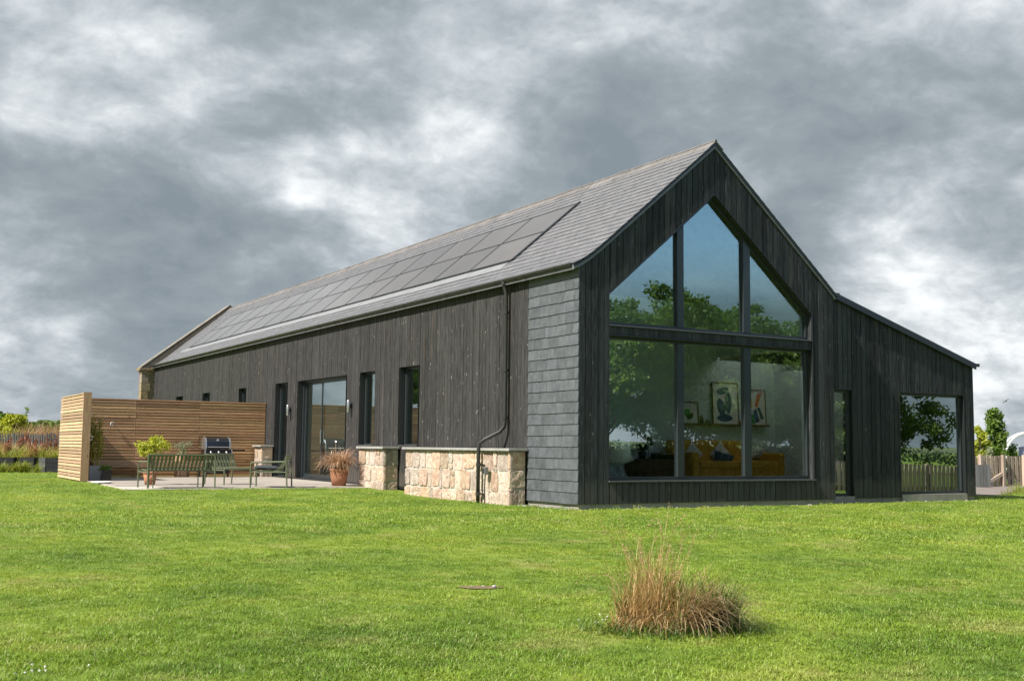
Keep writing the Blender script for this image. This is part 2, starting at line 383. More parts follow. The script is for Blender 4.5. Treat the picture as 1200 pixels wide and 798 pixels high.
def m_leaf(name, cols, trans=.35, sc=.8, rough=.5):
    k = Mat(name)
    n = k.noise(k.pos(), sc, 3); isl = k.nd('ShaderNodeNewGeometry').outputs['Random Per Island']
    v = k.math('ADD', k.math('MULTIPLY', n, .6), k.math('MULTIPLY', isl, .4))
    st = [(.25 + .5 * i / (len(cols) - 1), c) for i, c in enumerate(cols)]
    c = k.ramp(v, *st)
    tr_ = k.nd('ShaderNodeBsdfTranslucent'); k.L.new(k.hsv(c, .49, 1.1, 1.3), tr_.inputs[0])
    k.set(c, rough, spec=.35)
    mx = k.nd('ShaderNodeMixShader'); mx.inputs[0].default_value = trans
    k.L.new(k.b.outputs[0], mx.inputs[1]); k.L.new(tr_.outputs[0], mx.inputs[2]); k.L.new(mx.outputs[0], k.out.inputs['Surface'])
    return k.m
MAT_LEAF = m_leaf('tree_leaf', [(.06, .11, .022), (.12, .19, .036), (.20, .28, .06)], .45)
MAT_LEAF2 = m_leaf('bush_leaf', [(.05, .10, .018), (.11, .19, .03), (.19, .27, .05)])
MAT_LEAFY = m_leaf('yellow_green_leaf', [(.22, .27, .03), (.38, .42, .05), (.50, .50, .09)], .4)
MAT_LEAFD = m_leaf('dark_leaf', [(.015, .035, .012), (.03, .06, .018), (.05, .09, .025)])
MAT_LEAFG = m_leaf('grey_green_leaf', [(.14, .18, .10), (.24, .27, .15), (.34, .36, .22)])
MAT_MEADOW = m_leaf('meadow_green', [(.11, .15, .025), (.23, .27, .045), (.36, .36, .10)], .4, .9)
MAT_STRAW = m_leaf('straw', [(.27, .16, .055), (.47, .315, .13), (.63, .47, .24)], .3, 4)
MAT_STRAWP = m_leaf('pink_seed', [(.27, .14, .08), (.42, .255, .15), (.54, .39, .26)], .25, 4)
MAT_GOLD = m_leaf('golden_seed', [(.24, .20, .05), (.40, .33, .11), (.50, .38, .20)], .35, 1.2)
MAT_DOCK = m_leaf('dock_seed_red', [(.14, .045, .03), (.25, .085, .05), (.34, .14, .08)], .25, 4)
MAT_COPPER = m_leaf('copper_sedge', [(.26, .15, .085), (.45, .30, .19), (.60, .46, .32)], .3, 6)
MAT_TUSSG = m_leaf('tussock_green', [(.035, .075, .012), (.08, .14, .02), (.15, .22, .045)], .3, 3)
MAT_BAMB = m_leaf('bamboo_leaf', [(.16, .17, .025), (.28, .27, .045), (.38, .34, .08)], .4)
MAT_PETAL = plain('clover_white', (.75, .74, .68), .8)

def m_grass(name, blades):
    k = Mat(name); p = k.pos((1, 1, 1), False)
    a = k.noise(p, .55, 5, .6); b = k.noise(p, 2.6, 4, .6); d = k.noise(p, .12, 3)
    v = k.math('ADD', k.math('ADD', k.math('MULTIPLY', a, .5), k.math('MULTIPLY', b, .32)), k.math('MULTIPLY', d, .18))
    c = k.ramp(v, (.34, (.074, .146, .016)), (.46, (.150, .242, .025)), (.55, (.218, .303, .034)), (.66, (.325, .368, .065)))
    dry = k.ramp(k.noise(k.pos((1, 1, 1), False), 1.3, 6, .65), (.54, 0.0), (.70, .6))
    c = k.mix(dry, c, (.30, .29, .105))
    if blades:
        isl = k.nd('ShaderNodeNewGeometry').outputs['Random Per Island']
        c = k.hsv(c, k.math('ADD', k.math('MULTIPLY', isl, .03), .485), 1.0, k.math('ADD', k.math('MULTIPLY', isl, .85), .66))
        c = k.mix(k.ramp(k.math('FRACT', k.math('MULTIPLY', isl, 13.7)), (.80, 0.0), (.86, .62)), c, (.46, .46, .22))
        tr_ = k.nd('ShaderNodeBsdfTranslucent'); k.L.new(k.hsv(c, .49, 1.05, 1.25), tr_.inputs[0])
        k.set(c, .5, spec=.3)
        mx = k.nd('ShaderNodeMixShader'); mx.inputs[0].default_value = .35
        k.L.new(k.b.outputs[0], mx.inputs[1]); k.L.new(tr_.outputs[0], mx.inputs[2]); k.L.new(mx.outputs[0], k.out.inputs['Surface'])
    else:
        c = k.mix(.35, c, (.06, .075, .02))
        k.bump(k.noise(p, 40, 5), .8, .03); k.set(c, .9, spec=.2)
    return k.m
MAT_LAWN = m_grass('lawn_ground', False); MAT_BLADE = m_grass('grass_blade', True)

# ------------------------------------------------------------------ ground
def sstep(a, b, v): t = np.clip((v - a) / (b - a), 0, 1); return t * t * (3 - 2 * t)
def gh(x, y):
    x = np.asarray(x, float); y = np.asarray(y, float)
    h = -.095 + .085 * sstep(4.5, 8.2, y) * (1 - sstep(-1, 4, x)) - .055 * sstep(-3, -9, y)
    h = h - .47 * sstep(11, 17, x) * sstep(1.5, -5, y) - .06 * sstep(13, 20, x)
    h = h + .012 * np.sin(x * 1.3 + y * .7) * np.cos(y * 1.1 - x * .4) * sstep(-.5, -3, y)
    return h
def ground():
    def axis(lo, hi):
        c = list(np.arange(lo, hi + .01, .5)); s = .7
        while c[0] > -3500: c.insert(0, c[0] - s); s *= 1.32
        s = .7
        while c[-1] < 3500: c.append(c[-1] + s); s *= 1.32
        return np.array(c)
    xs = axis(-14, 24); ys = axis(-18, 26); X, Y = np.meshgrid(xs, ys); Z = gh(X, Y)
    n, k = len(xs), len(ys); V = np.stack([X.ravel(), Y.ravel(), Z.ravel()], 1)
    i, j = np.meshgrid(np.arange(n - 1), np.arange(k - 1)); a = (j * n + i).ravel()
    o = link('lawn', np_mesh('lawn', V, np.stack([a, a + 1, a + n + 1, a + n], 1), MAT_LAWN, True)); tag(o, kind='structure')
ground()
def hills():
    k = 160; V = []; Q = []
    for i in range(k):
        a = 2 * math.pi * i / k
        h = 9 + 5 * math.sin(a * 3 + 1) + 3.5 * math.sin(a * 7 + 2) + 1.5 * math.sin(a * 17)
        h *= .25 + .75 * float(sstep(.1, -.5, math.sin(a - .2)))
        for r_, z in ((620, -2), (900, h * .6), (1300, h), (1900, h * 1.5), (2600, -3)): V.append((r_ * math.cos(a), r_ * math.sin(a), z))
    for i in range(k):
        for j in range(4): Q.append((i * 5 + j, i * 5 + j + 1, ((i + 1) % k) * 5 + j + 1, ((i + 1) % k) * 5 + j))
    kk = Mat('far_fields'); c = kk.ramp(kk.noise(kk.pos((.006, .006, .006), False), 1, 5), (.35, (.05, .085, .03)), (.5, (.10, .13, .04)), (.62, (.19, .18, .08)))
    kk.set(c, .95); tag(link('hills', np_mesh('hills', V, Q, kk.m, True)), kind='structure')
hills()
def sheet(name, pts, mat, dz=.006, thick=None, z=None):
    b = MB(); n = len(pts)
    zs = [float(gh(x, y)) + dz if z is None else z for x, y in pts]
    lo = [q - .2 for q in zs]
    b.add([(x, y, q) for (x, y), q in zip(pts, zs)] + [(x, y, q) for (x, y), q in zip(pts, lo)],
          [tuple(range(n)), tuple(range(n, 2 * n))[::-1]] + [(i, (i + 1) % n, n + (i + 1) % n, n + i)[::-1] for i in range(n)])
    return tag(b.obj(name, mat), kind='structure')
# patio in slabs on a bed
PATIO_Z = .015
pat = sheet('patio', [(-5.75, 8.15), (0, 7.9), (0, 16.7), (-5.5, 16.7), (-5.62, 12.0)], MAT_MORTAR, z=PATIO_Z - .012)
for i in range(7):
    for j in range(10):
        x0 = -5.6 + i * .8; y0 = 8.25 + j * .845
        if x0 < -5.5 and j < 2: continue
        o = piece('slab', MAT_PATIO, pat, x0 + .005, min(x0 + .795, -.03), y0 + .005, y0 + .84, -.1, PATIO_Z + rnd.uniform(-.002, .002))
g = [on(px, py, 'z', -.13) for px, py in ((1100, 584), (1143, 582.5), (1176, 581.5), (1189, 576), (1196, 571), (1215, 569.5))]
sheet('path', [(p[0], p[1]) for p in g] + [(24, 16), (10.8, 16), (10.8, 1.2)], MAT_GRAVEL, .012)

# ------------------------------------------------------------------ the barn house
W = 6.1; LEN = 31.4; SL = .848
house = empty('barn_house', (0, 0, 0), 0, 'long black timber-clad barn house with a glazed gable and solar panels on its slate roof', 'house')
PROF = [(-.13, 4.115), (0, 4.175), (.2, 4.30), (.45, 4.495), (W / 2, 6.70)]
PROFR = [(-.05, 4.06), (0, 4.11), (.2, 4.285), (.45, 4.495), (W / 2, 6.70)]
def top(x):
    pr_ = PROF if x <= W / 2 else PROFR; x = min(x, W - x)
    for (a, za), (b, zb) in zip(pr_, pr_[1:]):
        if x <= b: return za + (zb - za) * (x - a) / (b - a)
    return PROF[-1][1]
WIN_L, WIN_R, WIN_B, WIN_S = .64, 5.52, .40, 3.67
def wtop(x): return WIN_S + SL * (min(x, W - x) - WIN_L)
# structural core behind the boards (with the openings left free)
gw = MB()
def wall_piece(b, poly): b.prism(poly, 'y', .03, .26)
wall_piece(gw, [(.03, 0), (WIN_L, 0), (WIN_L, top(WIN_L) - .12), (.03, top(.03) - .12)])
wall_piece(gw, [(WIN_R, 0), (W - .03, 0), (W - .03, top(W - .03) - .12), (WIN_R, top(WIN_R) - .12)])
wall_piece(gw, [(WIN_L, 0), (WIN_R, 0), (WIN_R, WIN_B), (WIN_L, WIN_B)])
wall_piece(gw, [(WIN_L, WIN_S), (W / 2, wtop(W / 2)), (W / 2, top(W / 2) - .12), (WIN_L, top(WIN_L) - .12)])
wall_piece(gw, [(W / 2, wtop(W / 2)), (WIN_R, wtop(WIN_R)), (WIN_R, top(WIN_R) - .12), (W / 2, top(W / 2) - .12)])
wall_piece(gw, [(WIN_L, 2.95), (WIN_R, 2.95), (WIN_R, 3.09), (WIN_L, 3.09)])
gable = gw.obj('gable_wall', MAT_GABLE, house)
def board_y(parent, x0, x1, zlo, ztop, y, mat=MAT_GABLE):
    """one upright board whose ends may be cut to a slope: zlo/ztop are functions of x"""
    d = rnd.uniform(-.004, .004); t = .026; g_ = .0065
    xa, xb = x0 + g_, x1 - g_
    xs = [xa] + ([W / 2] if xa < W / 2 < xb else []) + [xb]
    poly = [(x, zlo(x)) for x in xs] + [(x, ztop(x)) for x in reversed(xs)]
    if min(ztop(xa) - zlo(xa), ztop(xb) - zlo(xb)) < .02: return
    MB().prism(poly, 'y', y + d, y + t + d).obj('board', mat, parent)
nb = 46; bw = W / nb
for i in range(nb):
    x0, x1 = i * bw, (i + 1) * bw; xm = (x0 + x1) / 2
    tp = lambda x: top(x) - .055
    if x1 <= WIN_L + .02 or x0 >= WIN_R - .02: board_y(gable, x0, x1, lambda x: 0.0, tp, 0)
    else:
        a, b_ = max(x0, WIN_L), min(x1, WIN_R)
        if x0 < WIN_L: board_y(gable, x0, WIN_L + .004, lambda x: 0.0, tp, 0)
        if x1 > WIN_R: board_y(gable, WIN_R - .004, x1, lambda x: 0.0, tp, 0)
        board_y(gable, a, b_, lambda x: 0.0, lambda x: WIN_B - .03, 0)
        board_y(gable, a, b_, lambda x: 2.935, lambda x: 3.085, .03)
        board_y(gable, a, b_, lambda x: wtop(x), tp, 0)
# concrete plinth
pl = MB(); pl.box(.03, W - .02, .035, .3, -.4, .02); pl.box(.035, .3, .3, 1.7, -.4, .02); pl.box(W - .02, 10.66, .305, .5, -.4, .02)
pl.obj('plinth', MAT_PLINTH, house)

# the big glazed screen
def glazing(name, y, poly_rows, mull, parent, fw=.075, pane_mat=MAT_GLASS):
    pass
scr = empty('gable_window'); scr.parent = house
GY = .115
def poly_frame(b, pts, w, y0, y1):
    """mitred frame along the inside of a convex polygon in xz"""
    n = len(pts); P = [Vector(p) for p in pts]; c = sum(P, Vector((0, 0))) / n; ins = []
    for i in range(n):
        a, p, q = P[i - 1], P[i], P[(i + 1) % n]
        d1 = (p - a).normalized(); d2 = (q - p).normalized()
        n1 = Vector((-d1.y, d1.x)); n2 = Vector((-d2.y, d2.x))
        if n1.dot(c - p) < 0: n1 = -n1
        if n2.dot(c - p) < 0: n2 = -n2
        bis = (n1 + n2).normalized(); ins.append(p + bis * (w / max(.3, bis.dot(n1))))
    for i in range(n):
        j = (i + 1) % n
        b.prism([tuple(P[i]), tuple(P[j]), tuple(ins[j]), tuple(ins[i])], 'y', y0, y1)
    return [tuple(v) for v in ins]
MUL = [(2.235, 2.385), (3.84, 4.01)]
fr = MB()
up_poly = [(WIN_L, 3.115), (WIN_R, 3.115), (WIN_R, wtop(WIN_R)), (W / 2, wtop(W / 2)), (WIN_L, WIN_S)]
up_in = poly_frame(fr, up_poly, .06, GY, GY + .09)
fr2 = MB(); lo_poly = [(WIN_L, .40), (WIN_R, .40), (WIN_R, 2.93), (WIN_L, 2.93)]
lo_in = poly_frame(fr2, lo_poly, .06, GY, GY + .09)
fu = fr.obj('window_frame', MAT_FRAME, scr); fl = fr2.obj('window_frame', MAT_FRAME, scr)
for a, b_ in MUL:
    m1 = MB(); m1.prism([(a, 3.17), (b_, 3.17), (b_, wtop(b_) - .08), (a, wtop(a) - .08)], 'y', GY - .012, GY + .09); m1.obj('mullion', MAT_FRAME, scr)
    MB().box(a, b_, GY - .012, GY + .09, .455, 2.875).obj('mullion', MAT_FRAME, scr)
edges = [WIN_L + .05, MUL[0][0] + .01, MUL[0][1] - .01, MUL[1][0] + .01, MUL[1][1] - .01, WIN_R - .05]
for k in range(3):
    a, b_ = edges[2 * k], edges[2 * k + 1]
    MB().box(a, b_, GY + .04, GY + .052, .45, 2.88).obj('pane', MAT_GLASS, scr)
    xs = [a] + ([W / 2] if a < W / 2 < b_ else []) + [b_]
    MB().prism([(a, 3.165), (b_, 3.165)] + [(x, wtop(x) - .062) for x in reversed(xs)], 'y', GY + .04, GY + .052).obj('pane', MAT_GLASS, scr)
sl = MB(); sl.box(WIN_L - .01, WIN_R + .03, -.035, GY, .372, .398); sl.obj('sill', MAT_SILL, scr)
sl = MB(); sl.box(WIN_L + .004, WIN_R - .004, -.005, GY, 3.092, 3.114); sl.obj('sill', MAT_SILL, scr)
sl = MB(); sl.box(WIN_L + .004, WIN_R - .004, .0, GY, 2.921, 2.934); sl.obj('head_flashing', MAT_BLACK, scr)
rv = MB()   # dark metal reveals
rv.box(WIN_L - .012, WIN_L - .001, -.004, .22, .40, WIN_S); rv.box(WIN_R + .001, WIN_R + .02, -.006, .22, .40, wtop(WIN_R))
rv.bar((WIN_R + .006, .11, wtop(WIN_R) + .006), (W / 2, .11, wtop(W / 2) + .012), .22, .014, (0, 1, 0)) if False else None
for s in (0, 1):
    xa, xb = (WIN_L, W / 2) if s == 0 else (WIN_R, W / 2)
    za, zb = wtop(xa), wtop(xb)
    rv.prism([(xa, za + .002), (xb, zb + .002), (xb, zb + .016), (xa, za + .016)], 'y', -.004, .22)
rv.obj('reveal', MAT_BLACK, scr)

# side wall: boards, slates by the corner, openings
OPEN = [  # name, y0, y1, z0, z1
    ('window', 6.30, 7.27, .95, 2.73), ('window', 8.68, 9.58, .95, 2.73), ('door', 10.50, 13.98, .03, 2.72), ('window', 14.98, 15.9, .03, 2.73),
    ('window', 18.8, 19.6, 1.55, 2.73), ('window', 22.98, 23.85, 1.55, 2.73), ('window', 26.75, 27.6, 1.55, 2.73)]
EAVE = 4.10
SLATE_Y = 1.66
sw = MB()
ycur = .27
for nme, y0, y1, z0, z1 in OPEN:
    sw.box(.03, .3, ycur, y0, 0, EAVE); sw.box(.03, .3, y0, y1, z1, EAVE)
    if z0 > .1: sw.box(.03, .3, y0, y1, 0, z0)
    ycur = y1
sw.box(.03, .3, ycur, LEN, 0, EAVE)
side = sw.obj('side_wall', MAT_SIDE, house)
y = SLATE_Y; far = MB()
while y < LEN - .02:
    w_ = .135; y1 = min(y + w_, LEN)
    segs = [(0.0 if True else 0, EAVE)]
    for nme, a, b_, z0, z1 in OPEN:
        if y1 > a + .012 and y < b_ - .012:
            segs = ([(0.0, z0)] if z0 > .1 else []) + [(z1, EAVE)]
    for z0, z1 in segs:
        x0 = rnd.uniform(-.003, .003)
        if y < 21: piece('board', MAT_SIDE, side, x0, .027, y + .004, y1 - .004, z0, z1)
        else: far.box(x0, .027, y + .004, y1 - .004, z0, z1)
    y += w_
tag(far.obj('board_run', MAT_SIDE, side), kind='stuff')
# hung slates near the corner
slp = MB().box(.012, .03, .02, SLATE_Y, 0, EAVE).obj('slate_panel', MAT_MORTAR, side)
nz = 21; ch = 4.09 / nz
for r_ in range(nz):
    y = .0; first = True
    while y < SLATE_Y - .01:
        w_ = rnd.uniform(.20, .36) * (rnd.uniform(.4, .8) if first else 1); first = False
        y1 = min(y + w_, SLATE_Y)
        if SLATE_Y - y1 < .12: y1 = SLATE_Y
        b = MB(); zb = r_ * ch + rnd.uniform(-.004, .004); zt = (r_ + 1) * ch + .03
        o = rnd.uniform(-.002, .002)
        b.prism([(-.016 + o, zb), (.004 + o, zb), (.011, min(zt, EAVE)), (.001, min(zt, EAVE))], 'y', y + .0022, y1 - .0022)
        b.obj('slate', MAT_WSLATE, slp); y = y1

def opening_side(kind, y0, y1, z0, z1):
    t = empty(kind); t.parent = house
    gx = .13
    f = MB(); fw_ = .055
    f.box(gx, gx + .07, y0, y0 + fw_, z0, z1); f.box(gx, gx + .07, y1 - fw_, y1, z0, z1)
    f.box(gx, gx + .07, y0 + fw_, y1 - fw_, z1 - fw_, z1); f.box(gx, gx + .07, y0 + fw_, y1 - fw_, z0, z0 + fw_)
    f.obj('frame', MAT_FRAME, t)
    if kind == 'door':
        ym = (y0 + y1) / 2 + .25
        # two sliding leaves, the far one set back
        for k, (a, b_, dx) in enumerate(((y0 + fw_, ym + .06, .0), (ym - .02, y1 - fw_, .05))):
            lf = MB(); xa = gx + .008 + dx
            lf.box(xa, xa + .04, a, a + .06, z0 + fw_, z1 - fw_); lf.box(xa, xa + .04, b_ - .06, b_, z0 + fw_, z1 - fw_)
            lf.box(xa, xa + .04, a + .06, b_ - .06, z0 + fw_, z0 + fw_ + .08); lf.box(xa, xa + .04, a + .06, b_ - .06, z1 - fw_ - .06, z1 - fw_)
            lf.obj('sliding_leaf', MAT_FRAME, t)
            MB().box(xa + .014, xa + .024, a + .055, b_ - .055, z0 + fw_ + .075, z1 - fw_ - .055).obj('pane', MAT_GLASS, t)
        MB().box(gx - .03, gx - .005, ym - .01, ym + .015, 1.0, 1.35).obj('handle', MAT_SILVER, t)
        MB().box(-.04, gx, y0, y1, z0 - .03, z0 + .005).obj('threshold', MAT_BLACK, t)
    else:
        MB().box(gx + .03, gx + .04, y0 + fw_ - .005, y1 - fw_ + .005, z0 + fw_ - .005, z1 - fw_ + .005).obj('pane', MAT_GLASS, t)
        if z0 > .1: MB().box(-.02, gx, y0 + .004, y1 - .004, z0 + .002, z0 + .024).obj('sill', MAT_SILL, t)
    r_ = MB(); e = .006
    r_.box(-.004, gx, y0 - e, y0 + .002, z0, z1); r_.box(-.004, gx, y1 - .002, y1 + e, z0, z1); r_.box(-.004, gx, y0 + .002, y1 - .002, z1 - .002, z1 + e)
    r_.obj('reveal', MAT_BLACK, t)
for o in OPEN: opening_side(*o)
MB().box(-.006, -.001, SLATE_Y + .0, LEN, .0, .06).obj('base_flashing', MAT_BLACK, side)

# roof
roof = MB()
Y0, Y1 = -.045, LEN + .02
inner = [(x, z - .075) for x, z in PROF]
prof_poly = [(x, z - .018) for x, z in PROF] + [(W - x, z - .018) for x, z in reversed(PROFR[:-1])]
prof_in = [(x, z - .10) for x, z in PROF] + [(W - x, z - .10) for x, z in reversed(PROFR[:-1])]
roof.prism(prof_poly + prof_in[::-1], 'y', Y0 + .02, Y1)
rf = roof.obj('roof', MAT_RSLATE_FAR, house)
# slates in courses
def path_len():
    L_ = [0]
    for (a, za), (b, zb) in zip(PROF, PROF[1:]): L_.append(L_[-1] + math.hypot(b - a, zb - za))
    return L_
PL = path_len(); TOT = PL[-1]
def at_s(s, side_=0):
    s = max(0, min(TOT, s))
    for i in range(len(PROF) - 1):
        if s <= PL[i + 1] + 1e-9:
            Q_ = PROF if side_ == 0 else PROFR
            t = (s - PL[i]) / (PL[i + 1] - PL[i]); x = Q_[i][0] + t * (Q_[i + 1][0] - Q_[i][0]); z = Q_[i][1] + t * (Q_[i + 1][1] - Q_[i][1]); break
    return (x if side_ == 0 else W - x), z
NC = 23; GA = TOT / NC
S_BASE = PL[2] - .30    # maps slope distance of the fitted plane to s
PAN_Y0, PANW, PAN_N = 3.5, 1.79, 14
PAN_S0 = 1.03; PAN_H = 1.045
slate_stuff = MB(); n_ind = 0
for c_ in range(NC):
    s0 = c_ * GA; s1 = s0 + GA * 1.25
    (xa, za), (xb, zb) = at_s(s0), at_s(min(s1, TOT))
    nx, nz_ = -(zb - za), (xb - xa); l_ = math.hypot(nx, nz_); nx, nz_ = nx / l_, nz_ / l_
    y = Y0 + (.0 if c_ % 2 == 0 else -.14); first = True
    while y < Y1:
        w_ = .28; a, b_ = max(y, Y0), min(y + w_, Y1); y += w_
        if b_ - a < .02: continue
        under = PAN_Y0 + .1 < a and b_ < PAN_Y0 + PANW * PAN_N - .1 and PAN_S0 < s0 and s1 < PAN_S0 + 2 * PAN_H
        if under: continue
        j = rnd.uniform(-.002, .003); lo = .022 + j; hi = .001
        poly = [(xa + nx * (lo - .018), za + nz_ * (lo - .018)), (xa + nx * lo, za + nz_ * lo), (xb + nx * (hi + .007), zb + nz_ * (hi + .007)), (xb + nx * hi, zb + nz_ * hi)]
        if a < 3.95 and n_ind < 300 and c_ >= 0:
            MB().prism(poly, 'y', a + .0015, b_ - .0015).obj('slate', MAT_RSLATE, rf); n_ind += 1
        else: slate_stuff.prism(poly, 'y', a + .0015, b_ - .0015)
    (xc, zc), (xd, zd) = at_s(s0, 1), at_s(min(s1, TOT), 1)
    slate_stuff.prism([(xc - nx * .007, zc + nz_ * .007), (xc - nx * .017, zc + nz_ * .017), (xd - nx * .008, zd + nz_ * .008), (xd - nx * .001, zd + nz_ * .001)], 'y', Y0, Y1)
tag(slate_stuff.obj('slate_run', MAT_RSLATE_FAR, rf), kind='stuff')
# ridge tiles
y = Y0 - .01
rt = MB(); 
for k in range(2):
    s = 1 if k else -1
    rt.prism([(0, .03), (s * .17, .03 - .17 * SL), (s * .17, .012 - .17 * SL), (0, .010)], 'y', 0, .445)
rt.tube([(0, 0, .03), (0, .445, .03)], .028, 8)
rtm = rt.mesh('ridge_tile', MAT_RIDGE)
while y < Y1 - .2:
    o = link('ridge_tile', rtm, rf, None, (W / 2, y, 6.705 + rnd.uniform(-.004, .006))); o.rotation_euler = (rnd.uniform(-.012, .012), rnd.uniform(-.01, .01), 0); y += .45
# solar panels
dxs, dzs = (PROF[4][0] - PROF[3][0]), (PROF[4][1] - PROF[3][1]); ln = math.hypot(dxs, dzs); ux, uz = dxs / ln, dzs / ln
ang = math.atan2(uz, ux)
pm = MB().box(0, PAN_H - .016, 0, PANW - .02, 0, .03).mesh('solar_panel', MAT_SOLAR)
fm = MB(); h_, w2 = PAN_H - .016, PANW - .02
for (a0, a1, b0, b1) in ((-.006, .012, -.008, w2 + .008), (h_ - .012, h_ + .006, -.008, w2 + .008), (.012, h_ - .012, -.008, .018), (.012, h_ - .012, w2 - .018, w2 + .008)): fm.box(a0, a1, b0, b1, -.001, .034)
fmm = fm.mesh('panel_frame', MAT_BLACK)
for r_ in range(2):
    for c_ in range(PAN_N):
        x, z = at_s(PAN_S0 + r_ * PAN_H)
        o = link('solar_panel', pm, rf, None, (x - uz * .012, PAN_Y0 + c_ * PANW, z + ux * .012)); o.rotation_euler = (0, -ang + rnd.uniform(-.002, .002), 0)
        f_ = link('panel_frame', fmm, None); f_.parent = rf; f_.location = o.location; f_.rotation_euler = (0, -ang, 0)
# dark tray edge round the array, bright apron flashing under it
def roof_strip(name, s0, s1, y0, y1, h, mat):
    (xa, za), (xb, zb) = at_s(s0), at_s(s1); nx, nz_ = -(zb - za), (xb - xa); l_ = math.hypot(nx, nz_); nx /= l_; nz_ /= l_
    return MB().prism([(xa, za), (xa + nx * h, za + nz_ * h), (xb + nx * h, zb + nz_ * h), (xb, zb)], 'y', y0, y1).obj(name, mat, rf)
PY1 = PAN_Y0 + PANW * PAN_N
roof_strip('array_edge', PAN_S0 - .0, PAN_S0 + 2 * PAN_H + .05, PAN_Y0 - .09, PAN_Y0 - .02, .05, MAT_BLACK)
roof_strip('array_edge', PAN_S0 + 2 * PAN_H + .0, PAN_S0 + 2 * PAN_H + .05, PAN_Y0 - .02, PY1, .04, MAT_BLACK)
roof_strip('array_edge', PAN_S0 - .05, PAN_S0 - .008, PAN_Y0 - .06, PY1, .035, MAT_BLACK)
k = 0; y = PAN_Y0 + .05
while y < PY1 + .7:
    y1 = min(y + 1.5, PY1 + .8)
    roof_strip('apron_flashing', PAN_S0 - .30, PAN_S0 - .06, y, y1 + .03, .026 + .004 * (k % 2), MAT_FLASH); y += 1.5; k += 1
# gutter, brackets, downpipe
gut = MB(); gx, gz, gr = -.135, 4.125, .06
n_ = 9; arc = [(gx + gr * math.cos(math.pi + math.pi * i / (n_ - 1)), gz + gr * math.sin(math.pi + math.pi * i / (n_ - 1))) for i in range(n_)]
arc_in = [(gx + (gr - .006) * math.cos(math.pi + math.pi * i / (n_ - 1)), gz + (gr - .006) * math.sin(math.pi + math.pi * i / (n_ - 1))) for i in range(n_)]
for i in range(n_ - 1): gut.prism([arc[i], arc[i + 1], arc_in[i + 1], arc_in[i]], 'y', .03, LEN - .1)
gut.prism(arc, 'y', .02, .03); gut.prism(arc, 'y', LEN - .1, LEN - .09)
gtr = gut.obj('gutter', MAT_GUT, house)
y = .5
while y < LEN:
    b = MB()
    for i in range(n_ - 1):
        s = 1.09; q = lambda p, s=s: (gx + (p[0] - gx) * s, gz + (p[1] - gz) * s)
        b.prism([q(arc[i]), q(arc[i + 1]), arc[i + 1], arc[i]], 'y', y, y + .035)
    b.box(gx + gr, .0, y, y + .035, gz - .02, gz + .0); b.obj('bracket', MAT_GUT, gtr); y += 1.05
dp = MB(); r_ = .038
dp.tube([(-.135, 2.36, 4.10), (-.12, 2.36, 3.98), (-.085, 2.36, 3.86), (-.085, 2.36, 1.45), (-.10, 2.36, 1.34), (-.16, 2.42, 1.24), (-.36, 2.62, 1.10), (-.44, 2.70, 1.02), (-.455, 2.70, .90), (-.455, 2.70, -.12)], r_, 12)
dpo = dp.obj('downpipe', MAT_GUT, house, True)
for z in (3.5, 2.4, 1.5): MB().lathe([(.038, -.03), (.047, -.03), (.047, .03), (.038, .03)], 14, (-.085, 2.36, z)).box(-.05, .0, 2.33, 2.39, z - .015, z + .015).obj('pipe_clip', MAT_GUT, dpo)
for z in (.62, .08): MB().lathe([(.038, -.03), (.047, -.03), (.047, .03), (.038, .03)], 14, (-.455, 2.70, z)).box(-.46, -.37, 2.60, 2.67, z - .012, z + .012).obj('pipe_clip', MAT_GUT, dpo)
MB().tube([(-.135, 2.36, 4.12), (-.135, 2.36, 4.02)], .055, 12).obj('outlet', MAT_GUT, dpo)
# verge trims of the gable
for s in (0, 1):
    b = MB(); pts = [(x if s == 0 else W - x, z) for x, z in (PROF if s == 0 else PROFR)]
    for (xa, za), (xb, zb) in zip(pts, pts[1:]): b.prism([(xa, za - .052), (xb, zb - .052), (xb, zb - .014), (xa, za - .014)], 'y', -.035, -.012)
    b.obj('verge_trim', MAT_BLACK, house)
gr2 = MB()   # short gutter end seen over the lean-to on the other slope
gr2.prism([(W + .06, 4.10), (W + .07, 4.04), (W + .15, 4.03), (W + .18, 4.10)], 'y', -.03, LEN); gr2.obj('gutter', MAT_GUT, house)

# lean-to on the right
LY = .27; LX0, LX1 = W, 10.69
lt = lambda x: 4.155 - .2885 * (x - 6.1)
LOPEN = [(6.14, 6.90, .045, 2.19), (8.31, 10.36, .06, 2.19)]
lw = MB()
def lw_piece(x0, x1, z0, z1=None): lw.prism([(x0, z0), (x1, z0), (x1, lt(x1) - .05 if z1 is None else z1), (x0, lt(x0) - .05 if z1 is None else z1)], 'y', LY + .03, LY + .26)
lw_piece(6.905, 8.305, 0); lw_piece(10.365, LX1 - .03, 0); lw_piece(LX0, 6.9, 2.2); lw_piece(8.31, 10.36, 2.2)
lean = lw.obj('lean_to_wall', MAT_GABLE, house)
x = LX0 + .005; nlb = 34; lbw = (LX1 - x) / nlb
for i in range(nlb):
    a, b_ = x + i * lbw, x + (i + 1) * lbw
    zt = lambda q: lt(q) - .01
    inn = [o for o in LOPEN if b_ > o[0] + .01 and a < o[1] - .01]
    if not inn: board_y(lean, a, b_, lambda q: .0, zt, LY)
    else:
        o = inn[0]
        board_y(lean, max(a, o[0]), min(b_, o[1]), lambda q, o=o: o[3], zt, LY)
        if a < o[0] - .02: board_y(lean, a, o[0], lambda q: .0, zt, LY)
        if b_ > o[1] + .02: board_y(lean, o[1], b_, lambda q: .0, zt, LY)
MB().box(LX1 - .03, LX1, LY + .03, 9, .0, 2.83).obj('lean_to_side', MAT_GABLE, house)
